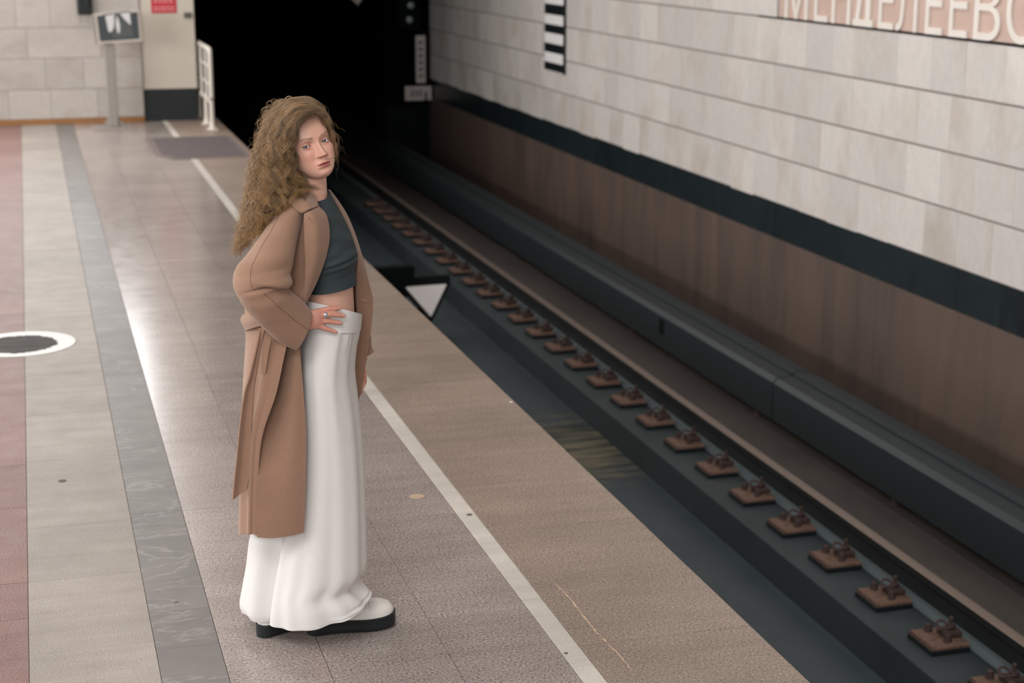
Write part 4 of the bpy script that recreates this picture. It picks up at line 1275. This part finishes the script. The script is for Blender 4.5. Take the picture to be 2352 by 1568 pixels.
# ---- coat
coat = empty('coat', tuple(at(640, 1230, 0))); setpar(coat, person); coat['label'] = 'long camel wool coat worn open'
def mixrow(F, xb, y, vF, v4=-0.02):
    fx, fy = F
    return [(fx, fy, vF), (fx + (xb - fx) * 0.25, y, vF + 0.004), (fx + (xb - fx) * 0.52, y, vF + 0.018), (fx + (xb - fx) * 0.84, y, vF + 0.085), (xb, y - 4, v4)]
rows = [
    [(722, 448, -0.075), (706, 441, -0.100), (690, 437, -0.108), (672, 435, -0.085), (662, 433, -0.01), (675, 430, 0.06), (712, 430, 0.095), (752, 436, 0.07)],
    [(728, 464, -0.115), (700, 464, -0.160), (672, 466, -0.178), (648, 464, -0.145), (636, 458, -0.03), (652, 450, 0.08), (705, 446, 0.155), (776, 462, 0.10)],
    [(744, 505, -0.145), (712, 516, -0.165), (675, 525, -0.178), (635, 525, -0.15), (616, 520, -0.03), (630, 510, 0.09), (705, 500, 0.185), (797, 497, 0.125)],
    [(749, 572, -0.160), (716, 583, -0.165), (678, 590, -0.176), (625, 590, -0.15), (600, 582, -0.02), (620, 570, 0.10), (705, 560, 0.19), (824, 572, 0.13)],
    [(723, 645, -0.165), (700, 650, -0.166), (668, 650, -0.176), (608, 650, -0.15), (583, 642, -0.02), (610, 630, 0.10), (715, 620, 0.19), (843, 635, 0.13)],
    [(690, 700, -0.185), (680, 705, -0.195), (650, 705, -0.203), (592, 705, -0.14), (565, 700, -0.02), (590, 690, 0.10), (720, 680, 0.19), (855, 690, 0.13)],
    [(668, 765, -0.208), (655, 765, -0.210), (630, 765, -0.203), (590, 762, -0.13), (565, 758, -0.02), (590, 742, 0.10), (720, 735, 0.19), (852, 745, 0.13)],
    mixrow((656, 805), 565, 805, -0.222) + [(590, 780, 0.10), (720, 775, 0.19), (846, 795, 0.13)],
    mixrow((634, 905), 558, 905, -0.232) + [(588, 880, 0.10), (720, 875, 0.19), (829, 900, 0.125)],
    mixrow((603, 1000), 555, 1000, -0.226) + [(588, 980, 0.10), (715, 970, 0.185), (815, 995, 0.12)],
    mixrow((593, 1100), 553, 1100, -0.214) + [(586, 1080, 0.10), (712, 1065, 0.18), (812, 1080, 0.12)],
    mixrow((590, 1227), 550, 1226, -0.206) + [(584, 1205, 0.10), (712, 1190, 0.18), (830, 1168, 0.12)],
]
G = sheet(rows, 150, 150)
def coatfold(s, t):
    lo = np.clip((s - 0.5) / 0.5, 0, 1)
    return (0.006 * np.sin(2 * math.pi * (4.6 * t + 0.25)) * lo * np.clip(t - 0.05, 0, 1) * 4).clip(-0.006, 0.006)
G = folds(G, coatfold, False)
shell = sheet_mesh(G, 0.005, 'body_panel', m_coat, coat)
# near front panel hanging forward of the fold
rows = [
    [(655, 705, -0.165), (668, 705, -0.172), (684, 703, -0.181), (694, 700, -0.178)],
    [(640, 805, -0.150), (660, 805, -0.165), (678, 803, -0.188), (690, 800, -0.188)],
    [(614, 905, -0.150), (640, 903, -0.165), (672, 902, -0.195), (697, 900, -0.190)],
    [(594, 1000, -0.176), (625, 1000, -0.180), (668, 1000, -0.204), (703, 998, -0.192)],
    [(589, 1100, -0.218), (622, 1102, -0.212), (665, 1102, -0.212), (702, 1098, -0.196)],
    [(588, 1170, -0.222), (622, 1172, -0.222), (665, 1172, -0.214), (700, 1166, -0.196)],
    [(591, 1233, -0.222), (625, 1235, -0.224), (665, 1230, -0.214), (697, 1222, -0.196)],
]
G = sheet(rows, 110, 50)
fp = sheet_mesh(G, 0.005, 'front_panel', m_coat, coat)
def seam_line(pts, parent, rad=0.0011, mat=None, name='seam', m=40):
    P_ = cr(np.array([at(*p) for p in pts]), m)
    c = MB(); c.tube(list(P_), rad, 5); return c.build(name, mat or m_seam, parent)
# stitched edge of the front panel: separate short stitches
c = MB()
for i in range(30, 108, 2):
    p, q = G[i][4], G[i + 1][4]
    c.tube([p - VH * 0.0022, q - VH * 0.0022], 0.0004, 4)
c.build('edge_stitch', m_seam, fp)
# near lapel
rows = [
    [(698, 491, -0.214), (714, 484, -0.205), (732, 476, -0.158)],
    [(698, 505, -0.219), (722, 497, -0.212), (746, 490, -0.156)],
    [(698.5, 522, -0.221), (727, 517, -0.216), (753, 512, -0.158)],
    [(699, 548, -0.222), (729, 544, -0.218), (755.5, 540, -0.162)],
    [(700, 573, -0.223), (728, 572, -0.218), (752, 570, -0.168)],
    [(701, 600, -0.223), (724, 601, -0.217), (743, 603, -0.172)],
    [(701, 640, -0.220), (715, 641, -0.213), (728, 643, -0.176)],
    [(700, 675, -0.210), (706, 676, -0.206), (712, 676, -0.182)],
    [(697, 697, -0.200), (698.5, 698, -0.196), (700, 699, -0.190)],
]
G = sheet(rows, 60, 26)
lap = sheet_mesh(G, 0.006, 'lapel', m_coat, coat)
seam_line([(709, 499, -0.2205), (714, 506, -0.2215), (719.5, 513.5, -0.222)], lap, 0.0017, m_seam, 'buttonhole')
# near collar leaf
rows = [
    [(642, 436, -0.08), (648, 448, -0.13), (655, 462, -0.172)],
    [(664, 434, -0.105), (668, 452, -0.165), (671, 472, -0.200)],
    [(684, 435, -0.118), (688, 460, -0.180), (691, 488, -0.214)],
    [(706, 440, -0.110), (709, 460, -0.170), (711, 481, -0.206)],
    [(723, 451, -0.095), (726, 462, -0.128), (729, 474, -0.166)],
]
G = sheet(rows, 40, 24)
sheet_mesh(G, 0.006, 'collar', m_coat, coat)
# far lapel rolled along the open edge
rows = [
    [(750, 440, 0.045), (753, 436, 0.060), (757, 437, 0.085)],
    [(762, 466, 0.050), (768, 459, 0.070), (776, 462, 0.100)],
    [(784, 505, 0.060), (790, 498, 0.085), (797, 496, 0.120)],
    [(805, 548, 0.065), (811, 545, 0.095), (817, 545, 0.130)],
    [(819, 588, 0.070), (826, 592, 0.100), (833, 598, 0.135)],
    [(818, 640, 0.080), (831, 645, 0.110), (846, 648, 0.135)],
    [(818, 690, 0.090), (835, 692, 0.115), (856, 691, 0.135)],
    [(820, 735, 0.100), (834, 738, 0.115), (853, 742, 0.130)],
    [(812, 795, 0.100), (828, 796, 0.115), (846, 795, 0.130)],
    [(808, 850, 0.100), (820, 850, 0.115), (837, 850, 0.128)],
    [(810, 905, 0.100), (817, 905, 0.110), (828, 905, 0.122)],
]
G = sheet(rows, 90, 22)
fl = sheet_mesh(G, 0.006, 'far_lapel', m_coat, coat)
seam_line([(828, 686.5, 0.098), (836, 688.5, 0.102), (843, 691, 0.107)], fl, 0.0012, m_thread, 'buttonhole')
# near sleeve
R_ = [(662, 462, 714, 474, -0.135, 0.055), (640, 485, 699, 490, -0.158, 0.062), (618, 515, 690, 520, -0.185, 0.066), (594, 550, 681, 553, -0.212, 0.070), (566, 588, 674, 588, -0.238, 0.072), (545, 614, 669, 615, -0.255, 0.072),
      (537, 640, 660, 637, -0.266, 0.070), (544, 668, 644, 648, -0.268, 0.068), (562, 700, 652, 657, -0.264, 0.066), (590, 735, 668, 671, -0.252, 0.064), (618, 762, 686, 686, -0.234, 0.060), (646, 785, 701, 701, -0.216, 0.056), (676, 799, 714, 716, -0.200, 0.050)]
G = rings(R_, 130, 90)
def slfold(s, t):
    near = np.clip(np.sin(2 * math.pi * t), 0, 1)
    inner = np.exp(-((t - 0.05) / 0.14) ** 2)
    a = -0.046 * np.exp(-((s - 0.555 - 0.10 * np.clip(t - 0.05, 0, 1)) / 0.014) ** 2) * np.exp(-((t - 0.04) / 0.17) ** 2)
    b = 0.024 * np.exp(-((s - 0.515) / 0.028) ** 2) * inner + 0.013 * np.exp(-((s - 0.61) / 0.025) ** 2) * inner
    c = 0.004 * np.sin(2 * math.pi * (6 * s + 2 * t)) * near * np.exp(-((s - 0.45) / 0.25) ** 2)
    e = 0.005 * np.exp(-((s - 0.27 - 0.25 * t) / 0.045) ** 2) * near - 0.005 * np.exp(-((s - 0.38 - 0.2 * t) / 0.035) ** 2) * near + 0.006 * np.exp(-((s - 0.78 + 0.3 * t) / 0.04) ** 2) * near
    return a + b + c + e
G = folds(G, slfold)
axc = at(716, 742, -0.2) - at(690, 725, -0.215); axc /= np.linalg.norm(axc)
srow = np.clip((np.linspace(0, 1, 130) - 0.90) / 0.10, 0, 1)[:, None] ** 1.5
scol = np.sin(2 * math.pi * np.arange(90) / 90)[None, :]
G = G + (0.017 * srow * scol)[..., None] * axc
sl = sheet_mesh(G, 0.005, 'near_sleeve', m_coat, coat, True)
def on_sleeve(s, t, lift=0.0028):
    i = min(int(s * 129), 129); j = int(t * 90) % 90
    c = G[i].mean(0); p = G[i][j]
    return p + (p - c) / np.linalg.norm(p - c) * lift
def on_sleeve_f(s, t, lift=0.0026):
    i = s * 129; i0 = min(int(i), 128); fi = i - i0
    j = t * 90; j0 = int(j); fj = j - j0
    g = lambda a, b: G[a][b % 90]
    p = (g(i0, j0) * (1 - fj) + g(i0, j0 + 1) * fj) * (1 - fi) + (g(i0 + 1, j0) * (1 - fj) + g(i0 + 1, j0 + 1) * fj) * fi
    du = g(i0, j0 + 1) - g(i0, j0); dv = g(i0 + 1, j0) - g(i0, j0)
    n = np.cross(du, dv); n /= np.linalg.norm(n)
    if np.dot(n, p - G[i0].mean(0)) < 0: n = -n
    return p + n * lift
for pts in ([(0.02, 0.36), (0.12, 0.35), (0.25, 0.34), (0.38, 0.32), (0.48, 0.29), (0.55, 0.27)], [(0.62, 0.20), (0.72, 0.19), (0.82, 0.19), (0.92, 0.19), (0.995, 0.19)]):
    pa = np.array(pts); ss = np.linspace(pa[0, 0], pa[-1, 0], 90); tt = np.interp(ss, pa[:, 0], pa[:, 1])
    c = MB(); c.tube([on_sleeve_f(a, b) for a, b in zip(ss, tt)], 0.0008, 5); c.build('sleeve_seam', m_seam, sl)
# far sleeve, mostly behind the coat
G = rings([(712, 468, 775, 474, 0.135, 0.055), (722, 520, 786, 520, 0.185, 0.064), (740, 600, 806, 600, 0.205, 0.066), (760, 690, 826, 690, 0.21, 0.062), (780, 760, 842, 755, 0.20, 0.056), (798, 826, 858, 806, 0.188, 0.052)], 60, 50)
G = folds(G, lambda s, t: 0.004 * np.sin(2 * math.pi * (5 * s + 2 * t)))
sheet_mesh(G, 0.005, 'far_sleeve', m_coat, coat, True)
# belt: loop at the back, long hanging end, short end
rows = [[(612, 709, -0.222), (613, 728, -0.226), (606, 748, -0.222)], [(592, 714, -0.190), (588, 732, -0.200), (596, 748, -0.196)], [(571, 718, -0.110), (566, 738, -0.120), (574, 755, -0.115)], [(558, 724, -0.020), (555, 736, -0.02), (566, 758, -0.02)], [(580, 712, 0.10), (578, 725, 0.105), (584, 742, 0.1)]]
G = sheet(rows, 44, 14)
bl = sheet_mesh(G, 0.005, 'belt', m_coat, coat)
rows = [[(594, 752, -0.222), (601, 753, -0.226), (609, 754, -0.232)], [(592, 780, -0.236), (597, 780, -0.226), (603, 780, -0.230)], [(573.5, 860, -0.236), (582, 856, -0.222), (591, 848, -0.226)], [(561, 903, -0.232), (571, 903, -0.218), (583, 902, -0.222)], [(552, 964, -0.225), (564, 966, -0.210), (579, 970, -0.214)], [(543, 1055, -0.212), (557, 1052, -0.198), (575, 1050, -0.202)], [(538, 1100, -0.206), (553, 1092, -0.192), (573, 1085, -0.198)], [(534, 1147, -0.20), (549, 1136, -0.188), (568, 1124, -0.194)]]
G = sheet(rows, 80, 14)
sheet_mesh(G, 0.005, 'belt_end', m_coat, bl)
rows = [[(607, 758, -0.225), (617, 760, -0.228), (626, 764, -0.228)], [(604, 800, -0.225), (610, 802, -0.230), (618, 805, -0.232)], [(600.5, 854, -0.222), (604.5, 856, -0.228), (610, 858, -0.23)]]
G = sheet(rows, 30, 10)
sheet_mesh(G, 0.005, 'belt_end', m_coat, bl)

# ---- ring on the middle finger
c = at(747.5, 723.2, -0.173); ax_ = at(756, 722, -0.170) - at(740, 724, -0.176); ax_ /= np.linalg.norm(ax_)
a = np.cross(ax_, VH); a /= np.linalg.norm(a); b = np.cross(ax_, a)
V = []
for dx, r in ((-0.0058, 0.0098), (-0.005, 0.0106), (-0.0025, 0.0103), (0.0, 0.0107), (0.0025, 0.0103), (0.005, 0.0106), (0.0058, 0.0098), (0.0058, 0.0088), (-0.0058, 0.0088)):
    for j in range(28):
        t = 2 * math.pi * j / 28
        V.append(c + ax_ * dx + r * (math.cos(t) * a + math.sin(t) * b))
F = grid_faces(9, 28, True) + [(8 * 28 + j, 8 * 28 + (j + 1) % 28, (j + 1) % 28, j) for j in range(28)]
rg_ = mk('finger_ring', V, F, m_silver, person, True)
rg_['label'] = 'wide engraved silver ring'

# ---- hair
def hair_mat():
    k = NT('curly_blond_hair', 0.42, 0.45)
    a = k.n('ShaderNodeVertexColor', layer_name='tint'); k.color(a.outputs[0])
    return k.m
m_hair = hair_mat()
masters = [
    [(721, 260, -0.104), (701, 266, -0.124), (684, 284, -0.142), (672, 314, -0.148), (667, 350, -0.150), (671, 386, -0.150), (688, 414, -0.150), (712, 432, -0.155), (719, 448, -0.16)],
    [(723, 258, -0.104), (696, 264, -0.132), (672, 288, -0.150), (658, 326, -0.158), (654, 368, -0.160), (659, 406, -0.162), (678, 434, -0.175), (692, 452, -0.195), (704, 464, -0.20)],
    [(723, 251, -0.094), (684, 259, -0.130), (660, 288, -0.150), (647, 332, -0.160), (643, 378, -0.165), (647, 423, -0.180), (650, 458, -0.20), (643, 490, -0.215), (638, 508, -0.222)],
    [(721, 244, -0.082), (674, 253, -0.120), (647, 285, -0.142), (631, 332, -0.155), (624, 383, -0.165), (624, 433, -0.185), (622, 480, -0.21), (609, 520, -0.225), (602, 545, -0.235)],
    [(726, 242, -0.068), (704, 237, -0.074), (664, 247, -0.100), (635, 281, -0.122), (616, 332, -0.140), (607, 386, -0.155), (603, 440, -0.175), (597, 495, -0.20), (583, 545, -0.22), (574, 576, -0.23)],
    [(729, 240, -0.045), (703, 232, -0.045), (654, 243, -0.062), (626, 278, -0.085), (605, 333, -0.110), (595, 390, -0.135), (587, 450, -0.155), (577, 510, -0.175), (560, 560, -0.185), (550, 600, -0.19)],
    [(730, 238, -0.012), (700, 229, 0.0), (647, 242, -0.01), (619, 279, -0.03), (598, 337, -0.06), (586, 395, -0.085), (576, 455, -0.11), (564, 520, -0.13), (547, 570, -0.14), (538, 606, -0.14)],
    [(730, 239, 0.022), (700, 229, 0.03), (648, 242, 0.03), (619, 282, 0.02), (599, 342, 0.0), (586, 400, -0.02), (576, 458, -0.045), (562, 515, -0.06), (550, 555, -0.07), (542, 590, -0.07)],
    [(729, 242, 0.052), (702, 232, 0.06), (658, 246, 0.07), (630, 290, 0.06), (612, 350, 0.05), (602, 410, 0.03), (594, 460, 0.01), (586, 505, 0.0), (578, 540, 0.0), (572, 565, 0.0)],
    [(727, 247, 0.068), (706, 238, 0.078), (680, 255, 0.10), (660, 300, 0.10), (650, 360, 0.09), (645, 410, 0.08), (640, 455, 0.07), (636, 490, 0.06), (630, 515, 0.06), (626, 535, 0.06)],
]
right = [
    [(712, 257, -0.112), (729, 262, -0.095), (746, 280, -0.062), (756, 300, -0.048), (763, 322, -0.040), (768, 345, -0.035), (771, 366, -0.03), (769, 384, -0.03)],
    [(706, 249, -0.108), (729, 252, -0.078), (748, 270, -0.037), (758, 294, -0.018), (766, 320, -0.008), (771, 345, 0.0), (774, 365, 0.0), (772, 382, 0.0)],
    [(702, 241, -0.095), (730, 243, -0.050), (748, 262, -0.008), (756, 290, 0.012), (764, 322, 0.022), (769, 350, 0.028), (770, 376, 0.03), (766, 398, 0.03)],
    [(698, 233, -0.062), (727, 234, -0.008), (744, 256, 0.03), (748, 292, 0.045), (752, 330, 0.05), (752, 365, 0.05), (748, 400, 0.05), (742, 425, 0.05)],
]
MA = np.array([cr(np.array([at(*p) for p in g]), 40) for g in masters])
RA = np.array([cr(np.array([at(*p) for p in g]), 40) for g in right])
rh = np.random.RandomState(7)
HV, HF, HCc = [], [], []
nv_ = 0
def strand(P_, r0, col):
    global nv_
    n = len(P_)
    T = np.gradient(P_, axis=0); T /= np.linalg.norm(T, axis=1, keepdims=True) + 1e-9
    a = np.cross(T, VH); a /= np.linalg.norm(a, axis=1, keepdims=True) + 1e-9
    b = np.cross(T, a)
    rad = r0 * (np.linspace(1, 0.45, n) * np.clip(np.linspace(0.1, 5, n), 0, 1))[:, None]
    ring = np.stack([P_ + rad * (math.cos(q) * a + math.sin(q) * b) for q in (1.57, 3.67, 5.76)], 1)
    HV.append(ring.reshape(-1, 3))
    i = np.arange(n - 1)[:, None] * 3; j = np.arange(3)[None, :]; k = (j + 1) % 3
    HF.append(np.stack([i + j, i + k, i + 3 + k, i + 3 + j], 2).reshape(-1, 4) + nv_)
    HCc.append(np.repeat(col, 3, axis=0))
    nv_ += n * 3
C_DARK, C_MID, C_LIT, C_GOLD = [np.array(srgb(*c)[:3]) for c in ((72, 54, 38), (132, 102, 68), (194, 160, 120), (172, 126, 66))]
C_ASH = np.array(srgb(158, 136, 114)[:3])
def lock(guide, width, ns, amp, wave, seed, frizz=1.0, root=4, face_shade=1.0):
    r = np.random.RandomState(seed)
    n = len(guide)
    seg = np.linalg.norm(np.diff(guide, axis=0), axis=1); L = np.concatenate([[0], np.cumsum(seg)]); tt = L / L[-1]
    T = np.gradient(guide, axis=0); T /= np.linalg.norm(T, axis=1, keepdims=True)
    a = np.cross(T, VH); a /= np.linalg.norm(a, axis=1, keepdims=True); b = np.cross(T, a)
    ph = r.uniform(0, 6.28); wl = wave * r.uniform(0.8, 1.25)
    hand = r.choice([-1, 1])
    base = r.uniform(0, 1)
    gap_shade = r.rand() < 0.34  # random locks darkened to read as shaded gaps in the hair
    for q in range(ns):
        da, db = r.normal(0, 1, 2)
        spread = width * (0.35 + 0.65 * np.sin(np.clip(tt * 1.25, 0, 1) * 2.2))
        amp_ = amp * r.uniform(0.7, 1.3) * np.clip((tt - 0.12) / 0.35, 0, 1) * (0.8 + 0.5 * tt)
        p = ph + r.normal(0, 0.28) + 2 * math.pi * L / (wl * r.uniform(0.97, 1.03))
        P_ = guide + a * (da * spread)[:, None] + b * (db * spread)[:, None] + (amp_ * np.cos(p))[:, None] * a + (hand * amp_ * np.sin(p))[:, None] * b
        if r.rand() < 0.06 * frizz:
            P_ = P_ + (np.linspace(0, 1, n) ** 2)[:, None] * r.normal(0, 0.022, 3)
        cut = int(n * r.uniform(0.86, 1.0))
        m1 = base * 0.6 + r.uniform(0, 0.4)
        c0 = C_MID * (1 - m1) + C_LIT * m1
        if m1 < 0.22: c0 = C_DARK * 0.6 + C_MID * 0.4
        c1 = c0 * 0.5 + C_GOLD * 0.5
        if gap_shade: c0, c1 = c0 * 0.45, c1 * 0.5
        c0 = (c0 * 0.72 + C_ASH * 0.28) * face_shade; c1 = c1 * face_shade
        col = c0[None] * (1 - tt[:cut, None]) + c1[None] * tt[:cut, None]
        s0_ = r.randint(0, root)
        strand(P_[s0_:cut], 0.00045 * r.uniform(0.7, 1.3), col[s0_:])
sd = 100
NL = 112
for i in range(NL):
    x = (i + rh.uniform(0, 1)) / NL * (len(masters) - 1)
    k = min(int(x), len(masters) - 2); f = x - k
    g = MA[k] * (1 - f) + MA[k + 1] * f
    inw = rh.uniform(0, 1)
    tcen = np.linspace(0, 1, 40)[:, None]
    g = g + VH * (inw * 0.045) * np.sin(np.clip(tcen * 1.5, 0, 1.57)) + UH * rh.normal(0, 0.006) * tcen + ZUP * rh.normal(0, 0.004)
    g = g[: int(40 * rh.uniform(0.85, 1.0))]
    lock(g, 0.0036, 60, rh.uniform(0.005, 0.0115), 0.070, sd, 1.0, 4, 0.70 + 0.30 * min(1.0, x / 3.0)); sd += 1  # locks beside the face darkened; shade painted into the strand colour
for i in range(22):
    x = (i + rh.uniform(0, 1)) / 22 * (len(right) - 1)
    k = min(int(x), len(right) - 2); f = x - k
    g = RA[k] * (1 - f) + RA[k + 1] * f + UH * rh.normal(0, 0.003) * np.linspace(0, 1, 40)[:, None]
    lock(g[: int(40 * rh.uniform(0.6, 0.9))], 0.0024, 26, rh.uniform(0.002, 0.0045), 0.045, sd, 2.0, 8); sd += 1
# loose frizz around the silhouette
for i in range(330):
    x = rh.uniform(3.5, len(masters) - 1.2); k = min(int(x), len(masters) - 2); f = x - k
    g = MA[k] * (1 - f) + MA[k + 1] * f
    s0 = rh.randint(4, 30); g = g[s0: min(40, s0 + rh.randint(7, 14))]
    if len(g) < 5: continue
    t = np.linspace(0, 1, len(g))[:, None]
    g = g + (-UH * rh.uniform(0.004, 0.03) + ZUP * rh.normal(0, 0.012) + VH * rh.normal(0, 0.01)) * np.sin(t * rh.uniform(1.2, 2.8)) 
    g = cr(g, 26)
    lock(g, 0.0015, 2, rh.uniform(0.003, 0.008), 0.04, sd); sd += 1
# strand blown across the cheek
g = cr(np.array([at(*p) for p in ((775, 350, -0.05), (770, 359, -0.088), (762, 364, -0.110), (752, 366.5, -0.123), (746, 366, -0.127))]), 26)
for q in range(4):
    strand(g + rh.normal(0, 0.0006, 3), 0.0005, np.repeat((C_MID * 0.6 + C_GOLD * 0.4)[None], 26, 0))
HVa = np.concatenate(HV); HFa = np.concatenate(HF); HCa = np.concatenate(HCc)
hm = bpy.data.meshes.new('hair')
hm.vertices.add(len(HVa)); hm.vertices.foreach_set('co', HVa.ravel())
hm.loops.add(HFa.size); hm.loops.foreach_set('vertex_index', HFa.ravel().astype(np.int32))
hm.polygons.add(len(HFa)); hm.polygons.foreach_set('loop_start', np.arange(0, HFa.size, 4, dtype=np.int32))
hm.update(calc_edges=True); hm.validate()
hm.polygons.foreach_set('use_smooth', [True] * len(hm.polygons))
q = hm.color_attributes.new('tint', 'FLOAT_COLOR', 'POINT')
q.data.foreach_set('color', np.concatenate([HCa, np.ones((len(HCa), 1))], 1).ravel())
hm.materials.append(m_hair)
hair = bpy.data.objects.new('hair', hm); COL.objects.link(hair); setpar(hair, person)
hair['label'] = 'long curly dark blond hair falling over her back'
# dense inner mass under the strands
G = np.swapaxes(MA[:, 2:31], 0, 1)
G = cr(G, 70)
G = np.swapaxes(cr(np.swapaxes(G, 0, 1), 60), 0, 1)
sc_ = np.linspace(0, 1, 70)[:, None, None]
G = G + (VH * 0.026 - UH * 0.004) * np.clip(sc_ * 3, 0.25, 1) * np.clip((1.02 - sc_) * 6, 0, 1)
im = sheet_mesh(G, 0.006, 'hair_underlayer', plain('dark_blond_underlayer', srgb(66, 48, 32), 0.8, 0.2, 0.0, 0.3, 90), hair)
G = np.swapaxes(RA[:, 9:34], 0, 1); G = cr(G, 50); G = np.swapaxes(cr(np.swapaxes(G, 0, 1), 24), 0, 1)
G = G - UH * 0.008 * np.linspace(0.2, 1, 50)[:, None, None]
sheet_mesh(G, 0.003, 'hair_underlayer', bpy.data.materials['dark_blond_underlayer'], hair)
